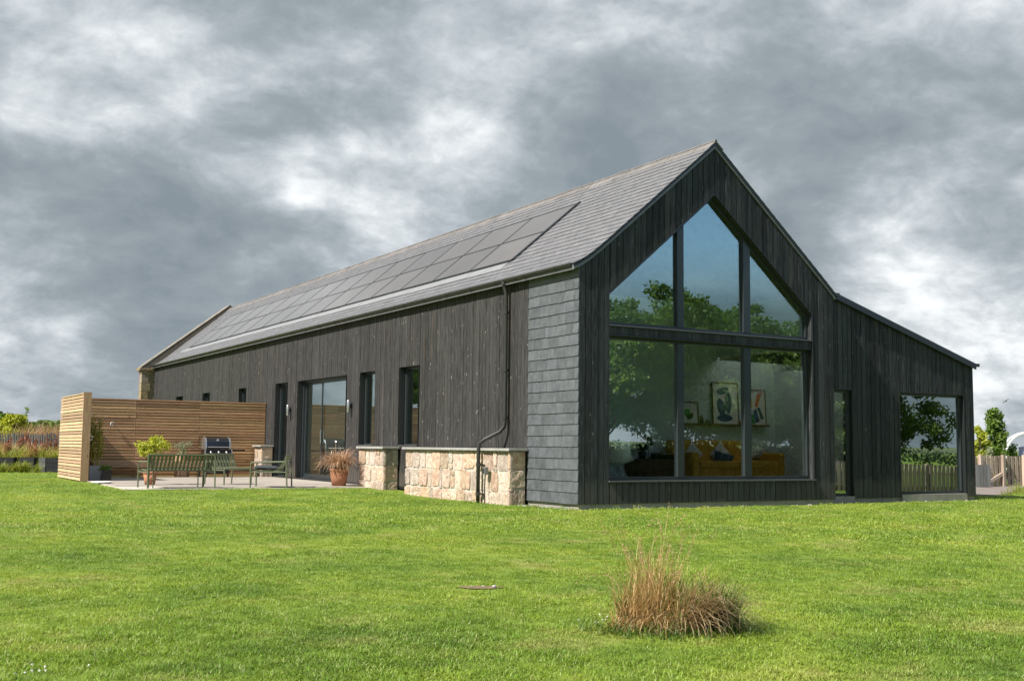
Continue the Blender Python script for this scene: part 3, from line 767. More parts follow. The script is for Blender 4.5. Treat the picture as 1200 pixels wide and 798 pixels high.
RLX0, RLX1, RLY0, RLY1 = 6.35, 7.65, .75, 3.2  # opening for an unseen opal panel, added to bring daylight to the sofa room
b = MB()
def lt_slab(x0, x1, y0, y1): b.prism([(x0, lt(x0)), (x1, lt(x1)), (x1, lt(x1) + .10), (x0, lt(x0) + .10)], 'y', y0, y1)
lt_slab(LX0, LX1 + .06, LY - .04, RLY0); lt_slab(LX0, RLX0, RLY0, RLY1); lt_slab(RLX1, LX1 + .06, RLY0, RLY1); lt_slab(LX0, LX1 + .06, RLY1, 9.0)
lr = b.obj('lean_to_roof', MAT_ZINC, house)
ko = Mat('opal_glazing'); ko.N.remove(ko.b); t1 = ko.nd('ShaderNodeBsdfTranslucent'); t1.inputs[0].default_value = (.95, .96, .96, 1); ko.L.new(t1.outputs[0], ko.out.inputs['Surface'])
MB().prism([(RLX0, lt(RLX0) + .06), (RLX1, lt(RLX1) + .06), (RLX1, lt(RLX1) + .066), (RLX0, lt(RLX0) + .066)], 'y', RLY0, RLY1).obj('added_rooflight', ko.m, lr)
b = MB(); b.prism([(LX0 + .02, lt(LX0) - .045), (LX1 + .05, lt(LX1 + .05) - .045), (LX1 + .05, lt(LX1 + .05) + .075), (LX0 + .02, lt(LX0) + .075)], 'y', LY - .062, LY - .042)
b.obj('fascia', MAT_BLACK, lr)
b = MB(); b.prism([(LX1 + .065, 2.91), (LX1 + .08, 2.84), (LX1 + .17, 2.84), (LX1 + .19, 2.91)], 'y', LY - .05, 9); b.obj('gutter', MAT_GUT, lr)
for (x0, x1, z0, z1) in LOPEN:
    t = empty('window' if x1 > 7 else 'glazed_door'); t.parent = house
    f = MB(); fy = LY + .07
    poly_frame(f, [(x0, z0), (x1, z0), (x1, z1), (x0, z1)], .055, fy, fy + .08); f.obj('frame', MAT_FRAME, t)
    MB().box(x0 + .05, x1 - .05, fy + .035, fy + .047, z0 + .05, z1 - .05).obj('pane', MAT_GLASS, t)
    r_ = MB(); r_.box(x0 - .01, x0 + .002, LY - .003, fy + .1, z0, z1); r_.box(x1 - .002, x1 + .012, LY - .003, fy + .1, z0, z1); r_.box(x0 + .002, x1 - .002, LY - .003, fy + .1, z1 - .002, z1 + .01); r_.obj('reveal', MAT_BLACK, t)
    MB().box(x0, x1, LY - .03, fy, -.12, z0 - .004).obj('step' if x1 < 7 else 'sill', MAT_PLINTH, t)

# interior shell
ins = MB()
FZ = .25
ins.box(.31, 6.02, .28, 3.4, FZ - .2, FZ); ins.box(6.02, 7.75, 1.05, 3.4, FZ - .2, FZ)
ins.obj('floor', MAT_FLOORIN, house)
MB().box(6.02, 10.6, .54, 1.045, -.15, .035).box(7.75, 10.6, 1.045, 3.4, -.15, .035).obj('floor', MAT_FLOORIN, house)
MB().box(.31, LX1 - .04, 3.40, 3.52, FZ, 2.95).box(.31, W, 3.4, 3.52, 2.95, 4.2).obj('inner_wall', MAT_PLASTER, house)
MB().box(7.75, 7.87, .56, 3.4, FZ, 2.75).obj('inner_wall', MAT_PLASTER, house)
MB().box(W - .3, W - .05, .3, LEN, 3.0, 4.1).obj('beam', MAT_PLASTER, house)
MB().box(W - .3, W - .05, 3.52, LEN, 0, 3.0).obj('inner_wall', MAT_PLASTER, house)
MB().box(.31, W - .3, 3.55, LEN, -.1, .03).obj('floor', MAT_FLOORIN, house)
MB().box(.31, W - .3, 3.55, LEN, 2.9, 3.0).obj('ceiling', MAT_PLASTER, house)
for yy in (8.0, 14.5, 21.0): MB().box(.31, W - .3, yy, yy + .1, .03, 2.9).obj('inner_wall', MAT_PLASTER, house)
MB().box(1.0, W - .1, 10.6, 10.7, .03, 2.9).obj('inner_wall', MAT_PLASTER, house) if False else None

# far stone gable with its coping
sg = MB(); FY = 31.42
poly = [(-.5, -.3), (W + .5, -.3), (W + .5, 3.95), (W / 2, 6.86), (-.5, 3.95)]
sg.prism([(-.5, -.3), (W + .5, -.3), (W + .5, 4.0), (W / 2, 6.80), (-.5, 4.0)], 'y', FY, FY + .55)
sgo = sg.obj('stone_gable', MAT_STONE_OLD, house)
n_ = 7
for s in (0, 1):
    for i in range(n_):
        f0, f1 = i / n_, (i + 1) / n_
        p0 = (-.56 + f0 * (W / 2 + .56), 4.02 + f0 * 2.82); p1 = (-.56 + f1 * (W / 2 + .56), 4.02 + f1 * 2.82)
        if s: p0, p1 = (W - p0[0], p0[1]), (W - p1[0], p1[1])
        e = .006 * (1 if not s else -1)
        MB().prism([(p0[0] + e, p0[1]), (p1[0] - e, p1[1]), (p1[0] - e, p1[1] + .055), (p0[0] + e, p0[1] + .055)], 'y', FY - .02, FY + .58).obj('coping_stone', MAT_COPING_OLD, sgo)
z = -.2
while z < 3.9:
    h = rnd.uniform(.24, .36); w_ = rnd.uniform(.28, .44)
    b = MB(); b.box(-.525, -.525 + w_, FY - .022, FY + .3, z + .01, min(z + h, 3.95)); b.obj('quoin_stone', MAT_STONE_OLD, sgo, bevel=.012); z += h
MB().box(-.62, .02, FY - .05, FY + .6, 3.92, 4.02).obj('kneeler', MAT_STONE_OLD, sgo, bevel=.015)

# ------------------------------------------------------------------ low rubble walls
def rubble(parent, o, u, n, width, z0, z1, seed, big=.36, mat=MAT_STONE):
    """random rubble face: o = origin at the bottom, u = direction along the wall, n = outward normal"""
    rr = random.Random(seed); u = Vector(u); n = Vector(n); o = Vector(o); H = z1 - z0
    rows = max(2, round(H / .33)); hs = [rr.uniform(.85, 1.2) for _ in range(rows)]; sm = sum(hs); zb = [0]
    for h in hs: zb.append(zb[-1] + h / sm * H)
    def stone(s, e, a, c, edge_l, edge_r):
        """one roughly dressed stone in the rectangle s..e, a..c: rounded outline, uneven face"""
        M_ = 18; cx, cz, hw, hh = (s + e) / 2, (a + c) / 2, (e - s) / 2, (c - a) / 2; pw = rr.uniform(5.0, 14.0); ph = [rr.uniform(0, 6.28) for _ in range(4)]; am = rr.uniform(.012, .035)
        sk = rr.uniform(-.10, .10); pts = []
        for i in range(M_):
            t = 2 * math.pi * (i + .5) / M_; ct, st = math.cos(t), math.sin(t)
            r_ = (abs(ct) ** pw + abs(st) ** pw) ** (-1 / pw) * (1 + am * math.sin(2 * t + ph[0]) + am * math.sin(5 * t + ph[1]) - am)
            x_, z_ = r_ * ct, r_ * st
            if edge_l and x_ < -.5: x_ = min(x_, -.985)
            if edge_r and x_ > .5: x_ = max(x_, .985)
            pts.append((cx + hw * x_ + (0 if edge_l or edge_r else sk * hw * z_ * .5), cz + hh * z_))
        V = []; prd = rr.uniform(.010, .034)
        for f_, dep, jit in ((1.0, -.03, 0), (.992, prd * .6, .002), (.945, prd, .004), (.5, prd, .008)):
            for (px_, pz_) in pts:
                V.append(o + u * (cx + (px_ - cx) * f_ + rr.uniform(-jit, jit)) + Vector((0, 0, z0 + cz + (pz_ - cz) * f_ + rr.uniform(-jit, jit))) + n * (dep + rr.uniform(-jit, jit)))
        V.append(o + u * cx + Vector((0, 0, z0 + cz)) + n * (prd + rr.uniform(-.004, .008)))
        Fc = [(l * M_ + i, l * M_ + (i + 1) % M_, (l + 1) * M_ + (i + 1) % M_, (l + 1) * M_ + i) for l in range(3) for i in range(M_)]
        Fc += [(3 * M_ + i, 3 * M_ + (i + 1) % M_, 4 * M_) for i in range(M_)]
        MB().add(V, Fc).obj('stone', mat, parent)
    for k in range(rows):
        s = 0
        while s < width - .01:
            w_ = rr.choice((rr.uniform(.12, .2), rr.uniform(.24, .36), rr.uniform(.26, .40), rr.uniform(.32, .48))) * big / .36; e = min(s + w_, width)
            if width - e < .12: e = width
            g_ = .0055; j0, j1 = rr.uniform(-.022, .022) * (k > 0), rr.uniform(-.022, .022) * (k < rows - 1)
            a, c = zb[k] + g_ + j0, zb[k + 1] - g_ + j1; el, er = s == 0, e == width
            if rr.random() < .38 and e - s < .34 and not (el or er):
                m_ = a + (c - a) * rr.choice((rr.uniform(.25, .4), rr.uniform(.6, .75))); stone(s + g_, e - g_, a, m_ - g_, el, er)
                if rr.random() < .5 and e - s > .2: q = s + (e - s) * rr.uniform(.4, .6); stone(s + g_, q - g_, m_ + g_, c, el, er); stone(q + g_, e - g_, m_ + g_, c, el, er)
                else: stone(s + g_, e - g_, m_ + g_, c, el, er)
            else: stone(s + g_ * (not el), e - g_ * (not er), a, c, el, er)
            s = e
def low_wall(name, y0, y1, depth, label, seed, zb=-.2, zt=.88):
    base = (-depth / 2, (y0 + y1) / 2, 0); L_ = Vector(base)
    t = empty(name, base, 0, label, 'wall')
    d = .035
    c = MB().box(-depth + d - .006, -.035, y0 + d - .006, y1 - d, zb, zt)
    c.v = [tuple(Vector(v) - L_) for v in c.v]; core = c.obj('mortar_core', MAT_MORTAR, t)
    rubble(core, Vector((-depth + d, y1 - .0, 0)) - L_, (0, -1, 0), (-1, 0, 0), y1 - y0, zb, zt, seed)
    rubble(core, Vector((-depth + .0, y0 + d, 0)) - L_, (1, 0, 0), (0, -1, 0), depth - .04, zb, zt, seed + 5, .42)
    cp = MB(); ov = .055
    n_ = max(1, round((y1 - y0) / 1.1)); 
    for i in range(n_):
        a = y0 - ov + (y1 - y0 + 2 * ov) * i / n_; b_ = y0 - ov + (y1 - y0 + 2 * ov) * (i + 1) / n_
        q = MB(); q.box(-depth - ov, -.03, a + .003, b_ - .003, zt + .005, zt + .055 + rnd.uniform(-.004, .004)); q.v = [tuple(Vector(v) - L_) for v in q.v]
        q.obj('coping_slab', MAT_COPING, t, bevel=.008)
    return t
low_wall('stone_wall', 1.66, 6.12, .38, 'long low sandstone rubble wall with slate coping beside the slate-hung corner', 21)
low_wall('stone_pier', 7.2, 8.62, .40, 'short sandstone pier between the two narrow windows and the terracotta pot', 33)
low_wall('stone_pier', 15.93, 16.6, .38, 'small sandstone pier where the slatted fence meets the barn', 47, -.1)

# outside tap box with its cable on the wall
t = empty('socket_box', (-.44, 2.42, .5), 0, 'small dark grey outdoor socket box on the low stone wall', 'socket')
MB().box(-.06, .02, -.055, .055, -.06, .08).obj('box', MAT_ZINC, t, bevel=.01)
MB().tube([(-.02, 0, -.06), (-.025, .01, -.3), (-.02, 0, -.62)], .012, 6).obj('conduit', MAT_GUT, t)
MB().box(-.068, -.058, -.04, .04, -.03, .06).obj('lid', MAT_GUT, t)

# wall lamps
for yy, lab in ((14.56, 'slim silver up-down wall lamp between the slit window and sliding door'), (10.08, 'slim silver up-down wall lamp between the sliding door and stone pier')):
    t = empty('wall_lamp', (-.003, yy, 1.92), 0, lab, 'lamp', 'wall lamps by the sliding door')
    MB().box(-.05, .0, -.035, .035, -.05, .05).obj('bracket', MAT_BLACK, t)
    MB().lathe([(.0, -.15), (.042, -.15), (.045, -.145), (.045, .145), (.042, .15), (.0, .15)], 16, (-.09, 0, 0)).obj('tube', MAT_SILVER, t, True)

# ------------------------------------------------------------------ slatted screen fence
scr_t = empty('slatted_fence', (-2.85, 16.8, 0), 0, 'tall larch slat screen fence with a returned end panel around the patio', 'fence')
def rel(b, o=(-2.85, 16.8, 0)): b.v = [(v[0] - o[0], v[1] - o[1], v[2] - o[2]) for v in b.v]; return b
def sp(name, mat, x0, x1, y0, y1, z0, z1): return piece(name, mat, scr_t, x0 + 2.85, x1 + 2.85, y0 - 16.8, y1 - 16.8, z0, z1)
ns = 26; pit = 2.13 / ns
bays = [(-5.56, -3.78), (-3.77, -1.99), (-1.98, -.02)]
for a, b_ in bays:
    for i in range(ns):
        z = .02 + i * pit; d = rnd.uniform(-.003, .003)
        sp('slat', MAT_SLAT_X, a, b_, 16.75 + d, 16.772 + d, z, z + pit - .021)
        sp('back_slat', MAT_SLAT_X, a, b_, 16.868, 16.888, z + pit / 2, z + pit * 1.5 - .008)
for xx in (-5.50, -3.82, -2.03, -.12): sp('post', MAT_POST, xx, xx + .09, 16.775, 16.865, 0, 2.13)
sp('top_rail', MAT_SLAT_X, -5.56, -.01, 16.735, 16.87, 2.152, 2.185)
for i in range(ns):
    z = .02 + i * pit; d = rnd.uniform(-.003, .003)
    sp('slat', MAT_SLAT_Y, -5.76 + d, -5.738 + d, 13.40, 16.86, z, z + pit - .020)
    d = rnd.uniform(-.003, .003)
    sp('slat', MAT_SLAT_Y, -5.602 + d, -5.58 + d, 13.40, 16.74, z, z + pit - .014)
sp('post', MAT_POST, -5.765, -5.575, 13.352, 13.396, 0, 2.20)
for yy in (13.42, 15.1, 16.6): sp('post', MAT_POST, -5.736, -5.606, yy, yy + .09, 0, 2.13)
sp('top_rail', MAT_SLAT_Y, -5.77, -5.57, 13.40, 16.72, 2.152, 2.180)

# bench along the fence
bt = empty('timber_bench', (-3.5, 16.35, 0), 0, 'long low timber bench along the foot of the slatted fence', 'bench')
for i in range(4): MB().box(-1.55, 1.55, -.33 + i * .115, -.225 + i * .115, .42, .465).obj('seat_board', MAT_BENCHW, bt, bevel=.004)
MB().box(-1.5, 1.5, -.335, -.30, .30, .417).obj('apron', MAT_BENCHW, bt)
for xx in (-1.5, 0, 1.42):
    for yy in (-.29, .06): MB().box(xx, xx + .08, yy, yy + .06, .0, .418).obj('leg', MAT_BENCHW, bt)

# ------------------------------------------------------------------ foliage generators
def blades(n, base_r, h, lean_, w, seed, curl=.6, center=(0, 0), seg=4, zbase=0., hj=.35, az=None, kink=0.):
    """n curved tapering blades from a tuft: returns V, Q"""
    r = np.random.RandomState(seed); V = np.zeros((n, seg + 1, 2, 3))
    a = r.uniform(0, 2 * np.pi, n) if az is None else az[0] + r.normal(0, az[1], n)
    rb = base_r * np.sqrt(r.uniform(0, 1, n)); ab = r.uniform(0, 2 * np.pi, n)
    bx = center[0] + rb * np.cos(ab); by = center[1] + rb * np.sin(ab)
    H = h * (1 - hj * r.uniform(0, 1, n)); ln_ = lean_ * r.uniform(.3, 1.3, n); cu = curl * r.uniform(.5, 1.4, n)
    kk = np.where(r.uniform(0, 1, n) < kink, r.uniform(.5, 1.7, n), 0.); ks = r.randint(2, seg + 1, n); wv = r.normal(0, .16, (seg + 1, n)) * (kink > 0)
    for i in range(seg + 1):
        t = i / seg; th = ln_ + cu * t * t + np.where(i >= ks, kk, 0.) + wv[i]
        if i == 0: x = np.zeros(n); z = np.zeros(n)
        else:
            x = x + H / seg * np.sin(th); z = z + H / seg * np.cos(th)
        ww = w * (1 - t) ** .7 + .0006
        for j, s in enumerate((-1, 1)):
            V[:, i, j, 0] = bx + x * np.cos(a) - s * ww / 2 * np.sin(a); V[:, i, j, 1] = by + x * np.sin(a) + s * ww / 2 * np.cos(a); V[:, i, j, 2] = zbase + z
    idx = np.arange(n)[:, None] * (seg + 1) * 2
    Q = np.concatenate([idx + np.array([[2 * i, 2 * i + 1, 2 * i + 3, 2 * i + 2]]) for i in range(seg)], 0)
    return V.reshape(-1, 3), Q
def cat(parts):
    V = []; Q = []; b = 0
    for v, q in parts: V.append(v); Q.append(q + b); b += len(v)
    return np.concatenate(V), np.concatenate(Q)
def leaves(C, Rr, n, size, seed, flat=.7, aspect=.55):
    """n leaf diamonds per clump: C (k,3) centres, Rr (k,) radii"""
    r = np.random.RandomState(seed); C = np.repeat(np.asarray(C, float), n, 0); Rr = np.repeat(np.asarray(Rr, float), n)
    N_ = len(C); d = r.normal(size=(N_, 3)); d /= np.linalg.norm(d, axis=1)[:, None]
    P = C + d * (Rr * r.uniform(.15, 1, N_) ** .6)[:, None] * np.array([1, 1, flat])
    a = r.normal(size=(N_, 3)); a[:, 2] -= .35; a /= np.linalg.norm(a, axis=1)[:, None]
    nn = r.normal(size=(N_, 3)) * .6 + d * .7 + np.array([0, 0, .6]); b = np.cross(a, nn); b /= np.linalg.norm(b, axis=1)[:, None]
    s = size * r.uniform(.6, 1.3, N_)[:, None]
    V = np.stack([P - a * s * .5, P + b * s * aspect * .5 - a * s * .05, P + a * s * .5, P - b * s * aspect * .5 - a * s * .05], 1).reshape(-1, 3)
    return V, np.arange(N_ * 4).reshape(N_, 4)
def tree_mesh(seed, h, rad, crown_lo, n_clump, per, leaf, mat_leaf=None, trunk_r=.16, squash=1.0, lobes=5):
    r = np.random.RandomState(seed); tr_ = MB(); mat_leaf = mat_leaf or MAT_LEAF
    cz = (h + crown_lo) / 2; hz = (h - crown_lo) / 2
    lob = [(np.array([0, 0, cz]), rad * .72, hz * .9)]
    for i in range(lobes):
        a = 2 * np.pi * i / lobes + r.uniform(-.4, .4); rr = rad * r.uniform(.35, .62); zz = cz + hz * r.uniform(-.45, .55)
        lob.append((np.array([rr * np.cos(a), rr * np.sin(a), zz]), rad * r.uniform(.38, .55), hz * r.uniform(.35, .5)))
    C = []
    while len(C) < n_clump:
        c, rx, rz = lob[r.randint(len(lob))]; d = r.normal(size=3); d /= np.linalg.norm(d); t = r.uniform(.45, 1) 
        p = c + d * np.array([rx, rx, rz]) * t
        if p[2] > crown_lo * .8: C.append(p)
    C = np.array(C); Rr = r.uniform(.55, 1.0, n_clump) * rad * .17
    tr_.tube([(0, 0, -.15), (.03, .02, crown_lo * .5), (.05, -.03, crown_lo), (0, .05, cz), (.05, 0, h * .86)], [trunk_r * 1.25, trunk_r, trunk_r * .85, trunk_r * .5, trunk_r * .12], 8)
    for i in r.choice(n_clump, min(n_clump, 34), False):
        p = C[i]; z0 = max(crown_lo * .7, p[2] - np.hypot(p[0], p[1]) * .8 - .2); z0 = min(z0, h * .8)
        mid = (p[0] * .5, p[1] * .5, (z0 + p[2]) / 2 + .08 * rad)
        tr_.tube([(0, 0, z0), mid, tuple(p)], [trunk_r * .38, trunk_r * .22, trunk_r * .06], 5)
    V, Q = leaves(C, Rr, per, leaf, seed + 1)
    return tr_.mesh('trunk', MAT_BARK, True), np_mesh('crown', V, Q, mat_leaf)
def put_tree(name, meshes, x, y, rz, s, label, group=None, cat_='tree', sz=None):
    t = empty(name, (x, y, float(gh(x, y))), rz, label, cat_, group); t.scale = (s, s, sz or s)
    a = link('trunk', meshes[0], t); b = link('crown', meshes[1], t); return t

# trees on the far side of the lawn (seen mirrored in the gable glass)
TA = tree_mesh(5, 9.0, 3.9, .9, 330, 150, .20, lobes=8); TB = tree_mesh(9, 9.2, 4.3, .8, 360, 150, .20, lobes=9)
TREES = [(11.0, -15.2, TA, .82, .3, 'broad leafy tree at the west end of the row mirrored in the gable'), (14.4, -14.7, TB, .78, 1.2, 'rounded leafy tree, second in the row mirrored in the gable'),
         (17.4, -15.8, TA, .83, 2.4, 'leafy tree, third in the row mirrored in the gable'), (20.3, -14.8, TB, .70, 3.6, 'smallest tree of the row mirrored in the gable'),
         (20.9, -17.4, TA, .76, 5.0, 'leafy tree next to the tallest one in the mirrored row'), (23.7, -14.9, TB, .82, 3.3, 'tallest tree at the east end of the row mirrored in the lean-to window')]
for x, y, mm, s, rz, lab in TREES: put_tree('broadleaf_tree', mm, x, y, rz, s, lab, 'row of trees across the lawn')
put_tree('broadleaf_tree', TB, -19.5, 44, 2.0, .95, 'leafy tree beyond the patio fence mirrored in the narrow side windows')
MAT_HEDGE = m_leaf('darkened_hedge_leaf', [(.010, .022, .008), (.018, .036, .012), (.028, .05, .016)], .1, .8, .9); MAT_HEDGE.node_tree.nodes['Principled BSDF'].inputs['Specular IOR Level'].default_value = .05  # leaf colour darkened, sheen cut, to read as deep tree shade in the glass
# loose foliage added under that row so the lower panes mirror dark
hx = np.arange(8, 24, .55); r_ = np.random.RandomState(3)
HC = np.stack([hx, -15.4 + .25 * np.sin(hx), float(gh(25, -20)) + .35 + r_.uniform(-.05, .1, len(hx))], 1)
HC2 = HC.copy(); HC2[:, 2] += .6; HC3 = HC.copy(); HC3[:, 2] += .8 + r_.uniform(-.2, .35, len(hx)); HC3[:, 1] += r_.uniform(-.4, .4, len(hx)); HCA = np.concatenate([HC, HC2, HC3])
HCB = HCA.copy(); HCB[:, 1] -= .9; HCB[:, 2] += .1; HCA = np.concatenate([HCA, HCB])
V, Q = leaves(HCA, np.full(len(HCA), .55), 300, .22, 8, .95)
ht = empty('added_hedge', (27, -15.4, float(gh(25, -20))), 0, 'dark foliage added under the tree row to keep the gable reflections dark', 'added_hedge')
link('foliage', np_mesh('foliage', V - np.array([27, -15.4, float(gh(25, -20))]), Q, MAT_HEDGE), ht)
b = MB()
for q in hx[::3]: b.tube([(q - 27, 0, -.1), (q - 27 + .1, .05, .5), (q - 27, .1, 1.0)], [.04, .03, .01], 5)
b.obj('stems', MAT_BARK, ht)

# far hedgerow on the fields beyond
r_ = np.random.RandomState(31); t_ = np.linspace(0, 1, 170); HR = np.stack([40 + 150 * t_, -95 + 55 * t_ + 3 * np.sin(t_ * 23), -.3 + r_.uniform(.3, 1.0, 170) + .5 * np.sin(t_ * 9)], 1)
V, Q = leaves(HR, np.full(170, 1.15), 55, .42, 33, .8); tag(link('far_hedgerow', np_mesh('far_hedgerow', V, Q, MAT_LEAFD)), 'dark hedgerow across the fields, mirrored in the lean-to window', 'hedgerow', kind='stuff')
# ------------------------------------------------------------------ picket fences
PKM = None
def picket_fence(name, p0, p1, h, label, posts, group=None, brace=None, w=.135, gap=.065):
    p0 = Vector((*p0, 0)); p1 = Vector((*p1, 0)); d = (p1 - p0); L_ = d.length; rz = math.atan2(d.y, d.x)
    z0 = float(gh(p0.x, p0.y)); t = empty(name, (p0.x, p0.y, z0), rz, label, 'fence', group)
    dz = (float(gh(p1.x, p1.y)) - z0) / L_
    s = 0
    while s < L_:
        j = rnd.uniform(-.012, .012); zz = dz * s
        o = piece('picket', MAT_PICKET, t, s, s + w, -.02, .0, zz + .04, zz + h + j); o.rotation_euler = (0, rnd.uniform(-.008, .008), 0); s += w + gap
    s = w * .72
    while s < L_:
        zz = dz * s; piece('picket', MAT_PICKET, t, s, s + w, .05, .07, zz + .04, zz + h - .07); s += w + gap
    for z in (.28, h - .25): MB().bar((0, .025, z), (L_, .025, z + dz * L_), .045, .07).obj('rail', MAT_PICKET, t)
    for s in posts: piece('post', MAT_PICKET, t, s, s + .10, -.12, -.024, dz * s - .1, dz * s + h + .04)
    if brace: MB().bar((brace[0], -.06, brace[1]), (brace[2], -.06, brace[3]), .05, .10).obj('brace', MAT_PICKET, t)
    return t
A = on(1136, 571, 'z', -.165); B_ = on(1226, 570, 'z', -.165)
dAB = math.hypot(*(B_ - A)[:2])
picket_fence('picket_fence', A[:2], B_[:2], .99, 'weathered double-sided picket fence beside the gravel path and lean-to', (.42, 1.49, 2.5), brace=(.62, .06, 1.5, .42))
picket_fence('picket_fence', (13.4, -7.0), (26.5, -7.4), .98, 'long sunlit picket fence across the lawn, mirrored in the lean-to window', (.1, 2.6, 5.1, 7.6, 10.1, 12.6))
# old dark gate panel leaning inside it
gp = on(1147, 571.5, 'z', -.16); t = empty('gate_panel', (gp[0] - .1, gp[1] - .2, -.16), YAW, 'dark grey boarded gate panel between the lean-to and the picket fence', 'gate')
for i in range(4): MB().box(-.18 + i * .115, -.075 + i * .115, -.012, .012, .0, .72).obj('gate_board', MAT_GREYWOOD, t)
for z in (.12, .55): MB().box(-.19, .29, .014, .05, z, z + .07).obj('gate_rail', MAT_GREYWOOD, t)

# sapling and bushes behind it
def bush(name, px, D, top_py, wpx, label, mat, seed, n=26, per=70, leaf=.09, group=None, slim=1.0, cat_='shrub', base=None):
    d = ray(px, 530); P = CAM + d * D; x, y = P[0], P[1]; gz = float(gh(x, y)) if base is None else base
    zt = (CAM + ray(px, top_py) * D)[2]; H = zt - gz; rad = wpx / 2 * D / F_PX
    r = np.random.RandomState(seed); C = []
    for i in range(n):
        t = (i + .5) / n; z = H * (.12 + .86 * t); rr = rad * (1 - .75 * t ** slim) * math.sqrt(r.uniform(.1, 1)); a = r.uniform(0, 6.28)
        C.append((rr * math.cos(a), rr * math.sin(a), z - .04 * H))
    C = np.array(C); V, Q = leaves(C, np.full(n, max(.12, rad * .30)), per, leaf, seed + 3, 1.0)
    V[:, 2] = np.minimum(V[:, 2], H)
    t = empty(name, (x, y, gz), r.uniform(0, 6), label, cat_, group)
    b = MB(); b.tube([(0, 0, -.1), (.03, 0, H * .45), (0, .02, H * .85)], [.045, .03, .01], 6)
    for c in C[::3]: b.tube([(0, 0, max(.05, c[2] - .4 * H * .4)), tuple(c)], [.018, .005], 4)
    b.obj('stem', MAT_BARK, t); link('foliage', np_mesh('foliage', V, Q, mat), t); return t
bush('sapling', 1167, 38.5, 476, 42, 'slender leafy green sapling rising above the picket fence', MAT_LEAF2, 51, 60, 80, .12, slim=1.2)
bush('shrub', 1149, 37.5, 497, 30, 'bright yellow-green shrub beside the sapling behind the picket fence', MAT_LEAFY, 52, 34, 70, .11, slim=1.8)
bush('shrub', 1185, 39, 519, 30, 'low green shrub in front of the white hoop frame', MAT_LEAF2, 53, 16, 60, .10, slim=2)
bush('shrub', 1158, 36.6, 524, 24, 'small blue-grey bush right behind the picket fence', MAT_LEAFG, 54, 12, 60, .08, slim=2.4)
# white hoop and dark blue water butt behind
hp = CAM + ray(1207, 530) * 43; hz = float(gh(hp[0], hp[1])); ri = Vector((_r[0], _r[1], 0))
t = empty('hoop_frame', (hp[0], hp[1], hz), YAW, 'white tubular hoop frame standing behind the picket fence', 'frame')
ztop = (CAM + ray(1207, 507) * 43)[2] - hz
for k, yy in enumerate((0, .3)):
    pts = [(-.92, yy, -.1), (-.92, yy, ztop - .85)] + [(-.92 * math.cos(a), yy, ztop - .85 + .85 * math.sin(a)) for a in np.linspace(.2, math.pi - .2, 14)] + [(.92, yy, ztop - .85), (.92, yy, -.1)]
    MB().tube(pts, .036, 8).obj('hoop', MAT_WHITE, t, True)
for a in (.5, 1.57, 2.64): q = (-.92 * math.cos(a), ztop - .85 + .85 * math.sin(a)); MB().tube([(q[0], 0, q[1]), (q[0], .3, q[1])], .025, 6).obj('purlin', MAT_WHITE, t)
hb = CAM + ray(1203, 530) * 44.6; MAT_NAVY = plain('navy_plastic', (.02, .03, .06), .4)
t = empty('water_butt', (hb[0], hb[1], float(gh(hb[0], hb[1]))), 0, 'dark navy water butt behind the white hoop frame', 'barrel')
MB().lathe([(0, 0), (.27, 0), (.31, .4), (.31, .9), (.28, 1.25), (.0, 1.25)], 18).obj('barrel', MAT_NAVY, t, True)
MB().lathe([(0, 1.26), (.30, 1.26), (.30, 1.31), (.12, 1.36), (0, 1.36)], 18).obj('lid', MAT_NAVY, t, True)
b = MB(); b.box(-.35, .35, -.35, .35, -.1, -.002); b.obj('stand', MAT_GREYWOOD, t)

# ------------------------------------------------------------------ bank of planting on the left
def ground_pt(px, D, py=540): P = CAM + ray(px, py) * D; return P[0], P[1]
for px0, px1, mat, lab in ((-8, 16, MAT_DARKWOOD, 'black timber planter box partly hidden by trailing plants'), (23, 40, MAT_DARKWOOD, 'black timber planter box between trailing green plants'), (45.5, 53.5, MAT_GREYWOOD, 'narrow grey planter box next to a black one by the fence end'), (54.5, 72, MAT_DARKWOOD, 'black timber planter box nearest the slatted fence end')):
    D = 35.5; x, y = ground_pt((px0 + px1) / 2, D); gz = float(gh(x, y)); w_ = (px1 - px0) * D / F_PX; hh = .47
    t = empty('planter_box', (x, y, gz), YAW, lab, 'planter', 'planter boxes along the bank')
    for i in range(3): 
        z = i * hh / 3; MB().box(-w_ / 2, w_ / 2, -.02, .01, z + .004, z + hh / 3 - .004).obj('plank', mat, t)
        MB().box(-w_ / 2, w_ / 2, .49, .52, z + .004, z + hh / 3 - .004).obj('plank', mat, t)
    for s in (-1, 1): MB().box(s * w_ / 2 - .012 * (s > 0), s * w_ / 2 + .012 * (s < 0), .012, .488, .004, hh - .004).obj('end_panel', mat, t)
    MB().box(-w_ / 2 + .02, w_ / 2 - .02, .015, .485, .0, hh - .06).obj('soil', MAT_SOIL, t)
# paling fence in the planting
pa = ground_pt(-25, 43); pb = ground_pt(95, 40.5)
v0 = Vector((pa[0], pa[1], 0)); v1 = Vector((pb[0], pb[1], 0)); L_ = (v1 - v0).length
t = empty('paling_fence', (pa[0], pa[1], float(gh(*pa))), math.atan2(pb[1] - pa[1], pb[0] - pa[0]), 'grey split paling fence half hidden in the tall planting', 'fence')
s = 0
while s < L_:
    b = MB(); hh = 1.28 + rnd.uniform(-.05, .05); b.prism([(0, -.1), (.075, -.1), (.075, hh - .04), (.0375, hh), (0, hh - .04)], 'y', -.012, .012)
    o = b.obj('paling', MAT_PALING, t, loc=(s, rnd.uniform(-.01, .01), 0)); o.rotation_euler = (0, rnd.uniform(-.03, .03), 0); s += .125
for z in (.35, 1.0): MB().box(0, L_, .014, .05, z, z + .06).obj('rail', MAT_PALING, t)
